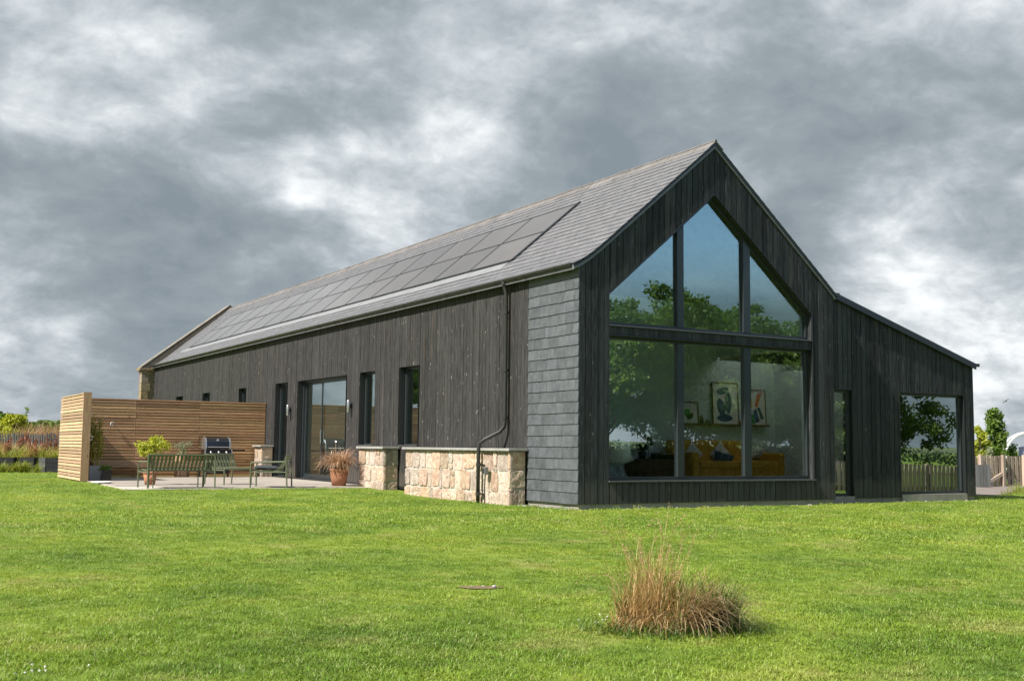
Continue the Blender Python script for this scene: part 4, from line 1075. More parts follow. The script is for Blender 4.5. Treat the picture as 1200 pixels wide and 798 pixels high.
# meadow planting
def meadow(name, D0, D1, px0, px1, n, h, mat, seed, w=.016, lean_=.25, seedhead=None, kind=True):
    r = np.random.RandomState(seed); parts = []; heads = []
    for i in range(n):
        D = r.uniform(D0, D1); px = r.uniform(px0, px1); x, y = ground_pt(px, D); hh = h * r.uniform(.55, 1.1)
        v, q = blades(26, .10, hh, lean_, w, seed * 1000 + i, .7, (x, y), 4, float(gh(x, y)) - .02); parts.append((v, q))
    V, Q = cat(parts); o = link(name, np_mesh(name, V, Q, mat)); tag(o, kind='stuff'); return o
tag(meadow('meadow_grass', 35.8, 40, -14, 74, 330, .98, MAT_MEADOW, 61, .036), 'tall yellow-green meadow plants filling the bank behind the planters', 'plants')
tag(meadow('meadow_seed_grass', 36.2, 40, -14, 76, 150, 1.15, MAT_STRAW, 62, .022, .22), 'tall pinkish seeding grasses among the meadow plants', 'grass')
tag(meadow('trailing_grass', 35.0, 35.3, -14, 50, 30, .52, MAT_MEADOW, 63, .026, .5), 'short green growth trailing over the planter boxes', 'plants')
tag(meadow('far_seed_grass', 43.6, 48, -14, 84, 260, 1.85, MAT_GOLD, 64, .036, .14), 'tall reddish seeding grasses beyond the paling fence', 'grass')
tag(meadow('pink_seed_grass', 43.2, 46, 22, 84, 110, 2.0, MAT_STRAWP, 65, .032, .12), 'tall pinkish seed heads topping the bank beside the slatted fence', 'grass')
def dock(px, D, top_py, seed, label):
    x, y = ground_pt(px, D); gz = float(gh(x, y)); H = (CAM + ray(px, top_py) * D)[2] - gz; r = np.random.RandomState(seed)
    t = empty('dock_plant', (x, y, gz), 0, label, 'plant', 'red dock spikes on the bank')
    b = MB(); C = []
    for k in range(3):
        a = r.uniform(0, 6.28); dx, dy = .10 * math.cos(a), .10 * math.sin(a); b.tube([(0, 0, -.05), (dx * .5, dy * .5, H * .5), (dx, dy, H * (1 - .08 * k))], [.010, .008, .003], 5)
        for q in np.linspace(.48, .98, 11): C.append((dx * q, dy * q, H * (1 - .08 * k) * q))
    b.obj('stalk', MAT_DOCK, t)
    C = np.array(C); V, Q = leaves(C, np.full(len(C), .07), 16, .045, seed, 1.0, .8); link('seed_head', np_mesh('seed_head', V, Q, MAT_DOCK), t)
    V, Q = leaves(np.array([(0, 0, .15 * H), (.08, 0, .25 * H)]), np.array([.2, .2]), 14, .22, seed + 1, .8, .4); link('leaf', np_mesh('leaf', V, Q, MAT_MEADOW), t)
for i, (px, tp_) in enumerate(((8, 513), (23, 511), (30, 508), (39, 515), (51, 514), (61, 514))):
    dock(px, 36.5 + (i % 3) * .8, tp_, 200 + i, 'red-brown dock seed spike standing in the meadow planting')
for i, (px, D, tp_, wp, lab, mat) in enumerate(((-6, 47, 484, 56, 'broad yellow-green shrub below the distant dark tree', MAT_LEAF2), (14, 46, 485, 48, 'rounded light green shrub behind the paling fence', MAT_LEAFY), (33, 48, 494, 46, 'low yellow-green shrub among reddish grasses', MAT_LEAF2), (52, 48, 492, 44, 'low green shrub behind the paling fence near the slatted fence', MAT_LEAF2), (70, 47, 492, 36, 'shrub half hidden by the slatted fence end', MAT_LEAF2))):
    bush('shrub', px, D, tp_, wp, lab, mat, 300 + i, 95, 100, .13, 'shrubs beyond the paling fence', 3.5)
bush('sapling', 28, 52, 472, 9, 'thin wispy sapling sticking up above the bank shrubs', MAT_LEAF2, 330, 14, 14, .12)
TC = tree_mesh(17, 5.2, 2.0, .8, 70, 70, .22, MAT_LEAFD, .14)
x, y = ground_pt(5, 125); put_tree('distant_tree', TC, x, y, 0, 1.0, 'small dark round tree on the skyline beyond the bank')

# ------------------------------------------------------------------ patio furniture: tube and slat metal seats
def slat_profile(hb=.70):
    """side profile of a slat, y forward, z up: back top -> seat -> front lip"""
    P = [(-.36, hb), (-.345, hb - .02), (-.30, hb - .14), (-.245, .50), (-.20, .41), (-.15, .375), (-.06, .36), (.15, .375), (.33, .395), (.375, .385), (.39, .36)]
    return P
def metal_seat(name, width, loc, rz, label, arms=True, group='olive green metal patio seats', nsl=None, cushion=False):
    t = empty(name, (loc[0], loc[1], PATIO_Z), rz, label, 'chair' if width < 1 else 'sofa', group)
    P = slat_profile(); n = nsl or max(6, round(width / .085)); hw = width / 2
    me = MB(); th = .007; sw_ = .050
    for (a, za), (b_, zb) in zip(P, P[1:]): me.bar((0, a, za), (0, b_, zb), sw_, th, (0, -1, 1) if za > .45 else (0, 0, 1))
    mm = me.mesh('slat', MAT_GREEN)
    for i in range(n): link('slat', mm, t, None, (-hw + .05 + (width - .10) * i / (n - 1), 0, 0))
    MB().tube([(-hw + .01, -.365, .70), (hw - .01, -.365, .70)], .016, 8).obj('top_rail', MAT_GREEN, t)
    MB().tube([(-hw + .01, .375, .362), (hw - .01, .375, .362)], .014, 8).obj('front_rail', MAT_GREEN, t)
    MB().tube([(-hw + .01, -.19, .375), (hw - .01, -.19, .375)], .014, 8).obj('rear_rail', MAT_GREEN, t)
    for s in (-1, 1):
        x = s * hw
        MB().tube([(x, -.40, .0), (x, -.385, .3), (x, -.37, .66), (x, -.36, .70)], .017, 8).obj('leg', MAT_GREEN, t)
        if arms:
            MB().tube([(x, .40, .0), (x, .40, .50), (x, .39, .53), (x, .36, .545), (x, -.36, .56)], .017, 8).obj('arm', MAT_GREEN, t)
        else: MB().tube([(x, .38, .0), (x, .38, .36)], .017, 8).obj('leg', MAT_GREEN, t)
        MB().tube([(x, -.385, .335), (x, .39, .335)], .013, 8).obj('side_rail', MAT_GREEN, t)
        for q in (.22, -.12): MB().tube([(s * (hw - .18), q, .0), (s * (hw - .18), q, .352)], .013, 8).obj('inner_leg', MAT_GREEN, t) if width > 1 else None
    if cushion:
        c = MB(); N_ = 12; hw2 = hw - .06
        for i in range(N_ + 1):
            for j in range(N_ + 1):
                u = -1 + 2 * i / N_; v = -1 + 2 * j / N_; e = (1 - abs(u) ** 5) * (1 - abs(v) ** 5)
                c.v.append((u * hw2, .10 + v * .28, .405 + .07 * e ** .5 + .012 * v))
        for i in range(N_ + 1):
            for j in range(N_ + 1):
                u = -1 + 2 * i / N_; v = -1 + 2 * j / N_; c.v.append((u * hw2, .10 + v * .28, .398 + .012 * v))
        M_ = (N_ + 1) ** 2
        for i in range(N_):
            for j in range(N_):
                a = i * (N_ + 1) + j; c.f.append((a, a + N_ + 1, a + N_ + 2, a + 1)); c.f.append((M_ + a, M_ + a + 1, M_ + a + N_ + 2, M_ + a + N_ + 1))
        c.obj('cushion', MAT_CUSH, t, True)
    return t
metal_seat('patio_sofa', 1.42, (-4.60, 8.60), R(2), 'olive green slatted metal sofa with its back to the lawn')
metal_seat('patio_chair', .74, (-2.98, 10.3), R(198), 'armless olive green slatted metal chair facing the lawn', arms=False)
metal_seat('patio_chair', .70, (-2.55, 8.45), R(62), 'olive green slatted metal armchair with a charcoal seat cushion', cushion=True)

# ------------------------------------------------------------------ barbecue
t = empty('gas_barbecue', (-1.62, 16.25, PATIO_Z), R(-3), 'black three-burner gas barbecue with closed lid in front of the slatted fence', 'barbecue')
lid = MB(); arc = [(-.27, .80), (-.285, .86), (-.25, 1.0), (-.17, 1.09), (0, 1.135), (.14, 1.10), (.23, 1.0), (.26, .86), (.25, .80)]
lid.prism(arc, 'x', -.335, .335); lo = lid.obj('lid', MAT_ENAMEL, t, bevel=.008)
for s in (-1, 1): q = MB(); q.prism([(a * 1.03, .80 + (z - .80) * 1.03) for a, z in arc], 'x', s * .338 - .02, s * .338 + .02); q.obj('lid_end_cap', MAT_SILVER, lo)
MB().tube([(-.29, -.30, .845), (-.29, -.345, .85), (.29, -.345, .85), (.29, -.30, .845)], .013, 8).obj('lid_handle', MAT_SILVER, lo)
MB().lathe([(0, 0), (.035, 0), (.035, .008), (0, .012)], 14).obj('badge', MAT_SILVER, lo).matrix_local = Matrix.Translation((0, -.218, 1.045)) @ Matrix.Rotation(R(55), 4, 'X')
cb = MB().box(-.36, .36, -.30, .27, .60, .795).obj('firebox', MAT_ENAMEL, t, bevel=.008)
pn = MB(); pn.prism([(-.30, .79), (-.37, .765), (-.375, .64), (-.30, .61)], 'x', -.37, .37); cp = pn.obj('control_panel', MAT_ENAMEL, t)
for s in (-1, 1): MB().box(s * .372 - .012, s * .372 + .012, -.385, -.28, .60, .80).obj('panel_end_cap', MAT_SILVER, t)
for xx in (-.22, 0, .22):
    o = MB().lathe([(0, .0), (.034, .0), (.036, .012), (.028, .04), (0, .045)], 16).obj('knob', MAT_SILVER, cp, True); o.location = (xx, -.374, .70); o.rotation_euler = (R(90), 0, 0)
for s, mat in ((-1, MAT_WALNUT), (1, MAT_ENAMEL)): MB().box(min(s * .39, s * .78), max(s * .39, s * .78), -.26, .24, .745, .785).obj('side_shelf', mat, t, bevel=.005)
cab = MB().box(-.34, .34, -.27, .25, .10, .598).obj('cabinet', MAT_ENAMEL, t)
for s in (-1, 1): dd = MB().box(min(s * .006, s * .33), max(s * .006, s * .33), -.288, -.272, .13, .57).obj('cabinet_door', MAT_ENAMEL, t); MB().box(s * .05 - .008, s * .05 + .008, -.305, -.29, .30, .46).obj('door_handle', MAT_SILVER, dd)
for s in (-1, 1):
    for yy in (-.24, .22): MB().tube([(s * .31, yy, .0), (s * .31, yy, .10)], .03, 10).obj('castor', MAT_GUT, t)

# ------------------------------------------------------------------ pots and plants on the patio
def pot(parent, r0, r1, h, mat, rim=.02):
    MB().lathe([(0, 0), (r0, 0), (r1 * .97, h * .82), (r1 * .97, h * .82), (r1 + rim * .3, h * .83), (r1 + rim * .4, h), (r1 - .02, h), (r1 - .03, h - .05), (0, h - .05)], 28).obj('pot', mat, parent, True)
    MB().lathe([(0, h - .045), (r1 - .03, h - .045)], 20).obj('soil', MAT_SOIL, parent)
pz = on(403, 569, 'z', PATIO_Z)
t = empty('sedge_pot', (-.80, 8.82, PATIO_Z), 0, 'terracotta pot of arching copper-brown sedge beside the sliding door', 'potted plant')
pot(t, .16, .225, .40, MAT_TERRA, .0)
parts = [blades(620, .13, .88, .80, .016, 71, 1.5, (0, 0), 8, .36, hj=.5), blades(300, .11, .60, .5, .015, 72, 1.1, (0, 0), 6, .36, hj=.5)]
V, Q = cat(parts); link('sedge', np_mesh('sedge', V, Q, MAT_COPPER), t)
t = empty('shrub_pot', (-4.74, 10.45, PATIO_Z), 0, 'yellow-green leafy shrub in a terracotta pot just behind the metal sofa', 'potted plant')
pot(t, .11, .155, .30, MAT_TERRA, .02)
r_ = np.random.RandomState(4); C = np.stack([r_.normal(0, .15, 30), r_.normal(0, .14, 30), r_.uniform(.70, 1.06, 30)], 1); V, Q = leaves(C, np.full(30, .12), 60, .065, 81, .9)
link('foliage', np_mesh('foliage', V, Q, MAT_LEAFY), t)
b = MB()
for c in C[::3]: b.tube([(0, 0, .24), (c[0] * .3, c[1] * .3, .5), tuple(c)], [.010, .008, .003], 5)
b.obj('stem', MAT_BARK, t)
x, y = on(111, 560, 'y', 14.1)[:2]
t = empty('bamboo_planter', (x, y, PATIO_Z), 0, 'tall bamboo in a square grey planter inside the fence corner', 'potted plant')
q = MB(); q.box(-.16, .16, -.16, .16, 0, .34); q.obj('planter', MAT_GREYWOOD, t, bevel=.01) if False else None
bx = MB()
for (a0, a1, b0, b1) in ((-.17, .17, -.17, -.145), (-.17, .17, .145, .17), (-.17, -.145, -.145, .145), (.145, .17, -.145, .145)): bx.box(a0, a1, b0, b1, 0, .36)
bx.box(-.145, .145, -.145, .145, 0, .30); bx.obj('planter', plain('grey_zinc_planter', (.30, .30, .30), .6), t)
b = MB(); C = []
for k in range(9):
    a = rnd.uniform(0, 6.28); e = (.12 * math.cos(a), .12 * math.sin(a)); hh = rnd.uniform(1.2, 1.62); b.tube([(e[0] * .5, e[1] * .5, .3), (e[0], e[1], hh)], [.008, .004], 5)
    for z in np.linspace(.62, hh, 7): C.append((e[0] * .9 + rnd.uniform(-.05, .05), e[1] * .9 + rnd.uniform(-.05, .05), z))
b.obj('cane', MAT_LEAFY, t); C = np.array(C); V, Q = leaves(C, np.full(len(C), .10), 20, .10, 82, 1.0, .2); link('foliage', np_mesh('foliage', V, Q, MAT_BAMB), t)
x, y = on(124, 562, 'y', 13.6)[:2]
t = empty('herb_pot', (x, y, PATIO_Z), 0, 'low green herb in a black square pot by the bamboo planter', 'potted plant')
MB().prism([(-.11, -.11), (.11, -.11), (.11, .11), (-.11, .11)], 'z', 0, .27).obj('pot', MAT_ENAMEL, t, bevel=.008)
C = np.stack([nr.uniform(-.12, .12, 12), nr.uniform(-.12, .12, 12), nr.uniform(.27, .36, 12)], 1); V, Q = leaves(C, np.full(12, .06), 26, .05, 83); link('foliage', np_mesh('foliage', V, Q, MAT_LEAF2), t)
x, y = on(119, 566.5, 'z', .012)[:2]; x, y = on(119, 565, 'y', 11.6)[:2]
tag(MB().lathe([(0, 0), (.20, .0), (.24, .035), (.225, .035), (.19, .012), (0, .012)], 26).obj('saucer', MAT_WHITE, None, True, loc=(x, y, float(gh(x, y)) + .03)), 'white plant saucer lying on the grass at the patio corner', 'saucer')
# grey-green plant in a crate on the bench next to the barbecue
t = empty('lavender_crate', (-2.55, 16.3, .466 if False else PATIO_Z), 0, 'pale grey-green plant in a wooden tub left of the barbecue', 'potted plant')
for k in range(8):
    a = 2 * math.pi * k / 8; o = MB().box(-.075, .075, -.012, .012, 0, .62).obj('stave', MAT_BENCHW, t); o.location = (.18 * math.cos(a), .18 * math.sin(a), 0); o.rotation_euler = (0, 0, a + math.pi / 2)
MB().lathe([(0, .02), (.165, .02), (.165, .57), (0, .57)], 16).obj('soil', MAT_SOIL, t)
C = np.stack([nr.normal(0, .13, 18), nr.normal(0, .13, 18), nr.uniform(.62, .98, 18)], 1); V, Q = leaves(C, np.full(18, .11), 40, .055, 84, 1.0, .3); link('foliage', np_mesh('foliage', V, Q, MAT_LEAFG), t)
b = MB()
for c in C[::2]: b.tube([(c[0] * .3, c[1] * .3, .55), tuple(c)], [.006, .003], 4)
b.obj('stem', MAT_BARK, t)
# pale cord hooks on the screen: two on the end panel, one on the long run
for i, (px, py, ax, c_, lab) in enumerate(((108.5, 513, 'y', 13.62, 'pale rope coil hook low on the fence end post'), (109, 486, 'y', 13.9, 'pale rope coil hook high inside the fence end panel'), (131, 497, 'y', 16.735, 'pale rope coil hook on the long slatted fence'))):
    P = on(px, py, ax, c_); 
    if i < 2: P[0] = -5.565
    t = empty('rope_hook', tuple(P), 0, lab, 'hook')
    pts = [(.05 + .05 * math.cos(a) if i < 2 else .035 * math.cos(a), (.0 if i < 2 else -.03), .05 * math.sin(a)) for a in np.linspace(0, 5.6, 16)]
    MB().tube(pts, .014, 6).obj('coil', MAT_CUSHW, t, True)
    MB().tube([(-.02, 0, .05), (.05, 0, .09)] if i < 2 else [(0, .02, .05), (0, -.03, .05)], .009, 6).obj('peg', MAT_SILVER, t)

# ------------------------------------------------------------------ inside the glazed room
def shell_chair(loc, rz):
    t = empty('shell_chair', (*loc, FZ), rz, 'white moulded shell armchair on crossed wire legs behind the gable glass', 'chair')
    nu, nv = 17, 15; V = []
    for j in range(nv):
        v = j / (nv - 1)
        if v < .5: q = v / .5; by, bz = .26 - .42 * q, .445 - .045 * math.sin(q * math.pi * .6)
        else: q = (v - .5) / .5; by, bz = -.16 - .10 * math.sin(q * 1.57), .41 + .42 * q ** 1.15
        for i in range(nu):
            u = -1 + 2 * i / (nu - 1); e = abs(u)
            arm = e ** 2.6 * (.21 * (1 - v * .35) * min(1, v * 2.4 + .25)); x = .31 * math.sin(u * 1.25) / math.sin(1.25) * (1 - .12 * max(0, v - .55))
            V.append((x, by + (.26 * e ** 2.2 * max(0, v - .3)), bz + arm - (.10 * e ** 2.2 * max(0, v - .6) * 2.0)))
    Fc = [(j * nu + i, j * nu + i + 1, (j + 1) * nu + i + 1, (j + 1) * nu + i) for j in range(nv - 1) for i in range(nu - 1)]
    o = MB().add(V, Fc).obj('shell', MAT_WHITE, t, True); md = o.modifiers.new('thickness', 'SOLIDIFY'); md.thickness = .012; sb = o.modifiers.new('smooth', 'SUBSURF'); sb.levels = 1; sb.render_levels = 1
    for sx_ in (-1, 1):
        for sy_ in (-1, 1):
            MB().tube([(sx_ * .10, sy_ * .08 - .0, .40), (sx_ * .25, sy_ * .22, .005)], .007, 6).obj('leg', MAT_WHITE, t)
            MB().tube([(sx_ * .24, sy_ * .20, .04), (-sx_ * .08, sy_ * .10, .38)], .005, 6).obj('leg_brace', MAT_WHITE, t)
            MB().tube([(sx_ * .24, sy_ * .20, .04), (sx_ * .10, -sy_ * .08, .38)], .005, 6).obj('leg_brace', MAT_WHITE, t)
shell_chair((1.36, .82), R(-48))
BY = 3.40
def X(px, py, y): P = on(px, py, 'y', y); return P[0], P[2]
# sofa
sx0 = X(799, 520, 2.7)[0]; sx1 = X(906, 520, 2.7)[0]; cxs = (sx0 + sx1) / 2; hw = (sx1 - sx0) / 2
t = empty('mustard_sofa', (cxs, 2.75, FZ), 0, 'mustard yellow velvet sofa with cushions behind the gable glass', 'sofa')
MB().box(-hw, hw, .28, .52, .10, .90).obj('backrest', MAT_MUST, t, bevel=.05)
MB().box(-hw + .18, hw - .18, -.40, .28, .10, .30).obj('base', MAT_MUST, t, bevel=.03)
for k in range(2): MB().box(-hw + .19 + k * (hw - .19), -hw + .19 + (k + 1) * (hw - .19) - .01, -.42, .28, .305, .46).obj('seat_cushion', MAT_MUST, t, bevel=.04)
for s in (-1, 1): MB().box(min(s * hw, s * (hw - .18)), max(s * hw, s * (hw - .18)), -.42, .275, .10, .64).obj('armrest', MAT_MUST, t, bevel=.05)
for s in (-1, 1):
    for yy in (-.33, .42): MB().tube([(s * (hw - .12), yy, 0), (s * (hw - .12), yy, .10)], .02, 8).obj('leg', MAT_WALNUT, t)
def cushion(px, py, w, h, mat, lab, rot=.0, yy=2.92):
    x, z = X(px, py, yy); t = empty('cushion', (x, yy, z), 0, lab, 'cushion'); b = MB(); N_ = 10
    for sgn in (-1, 1):
        o_ = len(b.v)
        for i in range(N_ + 1):
            for j in range(N_ + 1):
                u = -1 + 2 * i / N_; v = -1 + 2 * j / N_; e = max(0, (1 - u * u) * (1 - v * v)) ** .5; k_ = 1 - .10 * (1 - abs(u * v))
                px_, pz_ = u * w / 2 * k_, v * h / 2 * k_
                b.v.append((px_ * math.cos(rot) - pz_ * math.sin(rot), sgn * .075 * e + .25 * pz_ * .3, px_ * math.sin(rot) + pz_ * math.cos(rot)))
        for i in range(N_):
            for j in range(N_): a = o_ + i * (N_ + 1) + j; b.f.append((a, a + N_ + 1, a + N_ + 2, a + 1))
    b.obj('cover', mat, t, True); return t
cushion(812, 532, .40, .40, MAT_CUSHW, 'cream cushion standing on its corner at the left of the mustard sofa', R(45))
cushion(844, 532, .42, .40, MAT_CUSHW, 'cream cushion peeking up behind the ink blue one', R(45), 2.97)
cushion(848, 537, .56, .24, MAT_CUSHB, 'flat ink blue cushion lying across the mustard sofa', R(-12), 2.80)
cushion(892, 526, .62, .42, plain('spotted_linen', (.50, .55, .50), .9, 0, .5, 22), 'large pale spotted cushion at the right of the mustard sofa', R(-4), 2.92)
# picture shelf, frames and small jars
xa, za = X(790, 496, BY - .1); xb, zb = X(900, 498, BY - .1)
t = empty('picture_shelf', ((xa + xb) / 2, BY, za - .03), 0, 'long thin walnut picture shelf on the wall above the sofa', 'shelf')
hwid = (xb - xa) / 2
MB().box(-hwid, hwid, -.15, -.001, 0, .025).obj('board', MAT_WALNUT, t); MB().box(-hwid, hwid, -.165, -.151, 0, .045).obj('lip', MAT_WALNUT, t)
SZ = za - .005
def picture(px0, px1, ptop, lab, art):
    x0, zt = X(px0, ptop, BY - .06); x1 = X(px1, ptop, BY - .06)[0]; w_ = x1 - x0; h = zt - SZ - .005
    t = empty('framed_print', ((x0 + x1) / 2, BY - .075, SZ), 0, lab, 'picture'); t.rotation_euler = (R(-3), 0, 0); w2 = w_ / 2
    f = MB(); poly_frame(f, [(-w2, 0), (w2, 0), (w2, h), (-w2, h)], .02, -.02, .01); f.obj('frame', MAT_WALNUT, t)
    MB().box(-w2 + .018, w2 - .018, -.004, .004, .018, h - .018).obj('print', MAT_PAPER, t)
    for mat, poly in art: MB().prism([(-w2 + a * w_, b_ * h) for a, b_ in poly], 'y', -.0075, -.0045).obj('motif', mat, t)
def blob(cx, cy, rx, ry, rot=0, n=12, wob=.12, sd=0): return [(cx + (rx * (1 + wob * math.sin(3 * a + sd)) * math.cos(a)) * math.cos(rot) - ry * math.sin(a) * math.sin(rot), cy + rx * math.cos(a) * math.sin(rot) + ry * (1 + wob * math.cos(2 * a + sd)) * math.sin(a) * math.cos(rot)) for a in [2 * math.pi * i / n for i in range(n)]]
picture(834.5, 865, 447, 'tall framed print of deep blue abstract shapes on the picture shelf', [(MAT_BLUEP, blob(.42, .80, .22, .09, .2)), (MAT_BLUEP, blob(.62, .52, .12, .27, -.1, sd=1)), (MAT_BLUEP, blob(.34, .42, .16, .20, .35, sd=2)), (MAT_BLUEP, blob(.46, .17, .30, .09, 0, sd=3))])
picture(877, 897, 456, 'framed print of coral, green and blue abstract shapes on the picture shelf', [(MAT_REDP, [(.35, .55), (.5, .5), (.75, .85), (.55, .9)]), (MAT_PINKP, [(.6, .86), (.78, .82), (.86, .94), (.7, .97)]), (MAT_BLUEP, [(.25, .38), (.42, .48), (.62, .14), (.4, .08)]), (MAT_CUSHB, [(.5, .5), (.64, .5), (.88, .2), (.7, .16)]), (MAT_GREENP, [(.08, .05), (.35, .05), (.3, .3), (.08, .33)]), (MAT_YELP, [(.08, .45), (.22, .5), (.22, .75), (.08, .75)])])
picture(796, 818, 470, 'small framed print of dark leaf shapes on the picture shelf', [(MAT_GREENP, blob(.4, .5, .16, .2)), (MAT_LEAFD, blob(.55, .35, .2, .14, .5))])
for i, (px, h, w_, mat, lab) in enumerate(((822, .20, .045, MAT_ENAMEL, 'tall dark jar beside the small leaf print'), (829, .11, .05, MAT_WALNUT, 'squat brown pot left of the tall blue print'), (868, .10, .045, MAT_TERRA, 'small clay pot right of the tall blue print'), (873, .16, .035, MAT_ENAMEL, 'slim dark vase by the window mullion'))):
    x = X(px, 490, BY - .08)[0]; o = MB().lathe([(0, 0), (w_, 0), (w_ * 1.1, h * .5), (w_ * .6, h * .85), (w_ * .7, h), (0, h)], 14).obj('jar', mat, None, True, loc=(x, BY - .085, SZ)); tag(o, lab, 'jar')
# low cabinet with turntable, plant and lamp
cx0 = X(747, 548, 2.9)[0]; cx1 = X(797, 548, 2.9)[0]; cz = X(760, 538, 2.9)[1]
t = empty('low_cabinet', ((cx0 + cx1) / 2, 3.05, FZ), 0, 'low walnut cabinet between the shell chair and mustard sofa', 'cabinet'); hw = (cx1 - cx0) / 2; hh = cz - FZ
MB().box(-hw, hw, -.2, .3, .12, hh).obj('carcass', MAT_WALNUT, t)
for k in range(3): MB().box(-hw + .02 + k * (2 * hw - .04) / 3, -hw + .01 + (k + 1) * (2 * hw - .04) / 3, -.215, -.202, .15, hh - .03).obj('drawer', MAT_WALNUT, t)
for s in (-1, 1):
    for yy in (-.14, .22): MB().tube([(s * (hw - .08), yy, 0), (s * (hw - .08), yy, .12)], .015, 8).obj('leg', MAT_ENAMEL, t)
x = X(778, 534, 2.95)[0]; t = empty('turntable', (x, 3.0, cz), 0, 'dark record player on the low walnut cabinet', 'record player')
MB().box(-.20, .20, -.16, .16, .003, .10).obj('plinth', MAT_ENAMEL, t); MB().lathe([(0, .105), (.13, .105), (.13, .115), (0, .115)], 24).obj('platter', MAT_SILVER, t); MB().box(-.2, .2, -.16, .16, .135, .145).obj('lid', MAT_SILVER, t); MB().box(-.2, .2, .15, .16, .1, .135).obj('hinge', MAT_SILVER, t)
x = X(753, 534, 3.0)[0]; t = empty('house_plant', (x, 3.02, cz), 0, 'dark-leaved house plant in a pot on the low cabinet', 'potted plant'); pot(t, .07, .09, .16, MAT_ENAMEL, .0)
C = np.stack([nr.normal(0, .10, 20), nr.normal(0, .06, 20), nr.uniform(.22, .50, 20)], 1); V, Q = leaves(C, np.full(20, .08), 10, .11, 91); link('foliage', np_mesh('foliage', V, Q, MAT_LEAFD), t)
b = MB(); [b.tube([(0, 0, .1), tuple(c)], [.006, .003], 4) for c in C[::2]]; b.obj('stem', MAT_LEAFD, t)
x = X(760.5, 534, 3.0)[0]; t = empty('table_lamp', (x + .06, 3.1, cz), 0, 'slim dark table lamp with a small pale shade on the low cabinet', 'lamp')
MB().lathe([(0, 0), (.07, 0), (.07, .012), (.008, .016), (.008, .36), (0, .36)], 14).obj('stand', MAT_ENAMEL, t); MB().lathe([(.03, .44), (.055, .35), (.05, .345), (.026, .435)], 16).obj('lamp_shade', MAT_CUSHW, t, True)
# television in the lean-to room
x0, z1 = X(1057, 487, 3.36); x1, z0 = X(1077, 531, 3.36)
t = empty('wall_screen', ((x0 + x1) / 2, 3.36, z0), 0, 'dark flat screen in a pale frame on the lean-to room wall', 'screen'); w2 = (x1 - x0) / 2
MB().box(-w2, w2, -.03, .035, 0, z1 - z0).obj('casing', MAT_WHITE, t); MB().box(-w2 + .02, w2 - .05, -.036, -.031, .03, z1 - z0 - .03).obj('display', MAT_ENAMEL, t)

# ------------------------------------------------------------------ bird
bp = CAM + ray(1179, 470) * 55
t = empty('flying_bird', tuple(bp), 2.3, 'small dark bird gliding in the grey sky near the sapling', 'bird')
MB().lathe([(0, -.18), (.02, -.16), (.045, -.05), (.04, .06), (.022, .13), (.0, .18)], 10).obj('body', MAT_GUT, t, True).rotation_euler = (R(90), 0, 0)
for s in (-1, 1): MB().add([(0, .07, .01), (s * .2, .03, .09), (s * .42, -.10, .03), (s * .2, -.08, .085), (0, -.08, .01), (0, .07, -.005), (s * .2, .03, .08), (s * .42, -.1, .025), (s * .2, -.08, .075), (0, -.08, -.005)], [(0, 1, 3, 4), (1, 2, 3), (9, 8, 6, 5), (8, 7, 6), (0, 5, 6, 1), (1, 6, 7, 2), (2, 7, 8, 3), (3, 8, 9, 4)]).obj('wing', MAT_GUT, t)

t.scale = (.5, .5, .5); t.rotation_euler = (.5, .6, 2.3)
# ------------------------------------------------------------------ tussock of dry grass in the lawn
tb = (-6.28, -10.35); tz = float(gh(*tb))
t = empty('grass_tussock', (*tb, tz), 0, 'dry straw-coloured tussock of long grass standing in the mown lawn', 'grass tussock')
Lx = np.array([_r[0], _r[1]])       # along the picture, for placing the clumps of the tussock
def tp(a, b_): q = Lx * a + np.array([FW[0], FW[1]]) * b_; return (float(q[0]), float(q[1]))
azr = math.atan2(_r[1], _r[0])
def tuft(spec, seed0): return cat([blades(n, rb, h, ln_, w_, seed0 + i, cu, tp(*c), 5, hj=.6, az=az, kink=.3) for i, (n, rb, h, ln_, w_, cu, c, az) in enumerate(spec)])
V, Q = tuft([(130, .12, .66, .28, .0046, .5, (-.12, .05), None), (110, .10, .64, .26, .0046, .4, (-.03, .10), None), (120, .09, .52, .35, .0046, .6, (-.22, .02), None), (110, .10, .50, .35, .0046, .7, (.10, .1), None), (90, .10, .46, .4, .0046, .7, (.24, .12), None), (70, .10, .26, .8, .005, 1.0, (-.28, -.07), None), (150, .12, .36, .7, .0055, 1.3, (-.06, -.05), None)], 401)
link('dry_stems', np_mesh('dry_stems', V, Q, MAT_STRAW), t)
V, Q = tuft([(80, .10, .50, .35, .005, .7, (-.10, .02), (azr + math.pi, 1.2)), (70, .12, .40, .5, .005, 1.0, (.02, -.03), None), (60, .09, .34, .6, .005, .9, (-.20, -.04), None)], 441)
link('pink_stems', np_mesh('pink_stems', V, Q, m_leaf('tan_straw', [(.30, .175, .07), (.50, .33, .15), (.64, .48, .26)], .3, 4)), t)
V, Q = tuft([(420, .16, .48, .45, .0062, .9, (.28, .08), (azr, 1.2)), (230, .18, .32, .6, .0062, 1.0, (.08, .0), None), (260, .26, .16, .9, .0068, .8, (-.10, -.11), None), (240, .22, .16, .9, .0068, .8, (.28, -.12), None), (180, .14, .44, .4, .0058, .7, (.17, .12), None), (200, .20, .13, .9, .0065, .8, (-.36, -.05), None), (260, .42, .085, .9, .006, .7, (.0, -.06), None), (120, .10, .50, .35, .0058, .6, (.02, .1), None), (90, .10, .40, .4, .0058, .7, (-.20, .05), None)], 411)
link('green_blades', np_mesh('green_blades', V, Q, MAT_TUSSG), t)
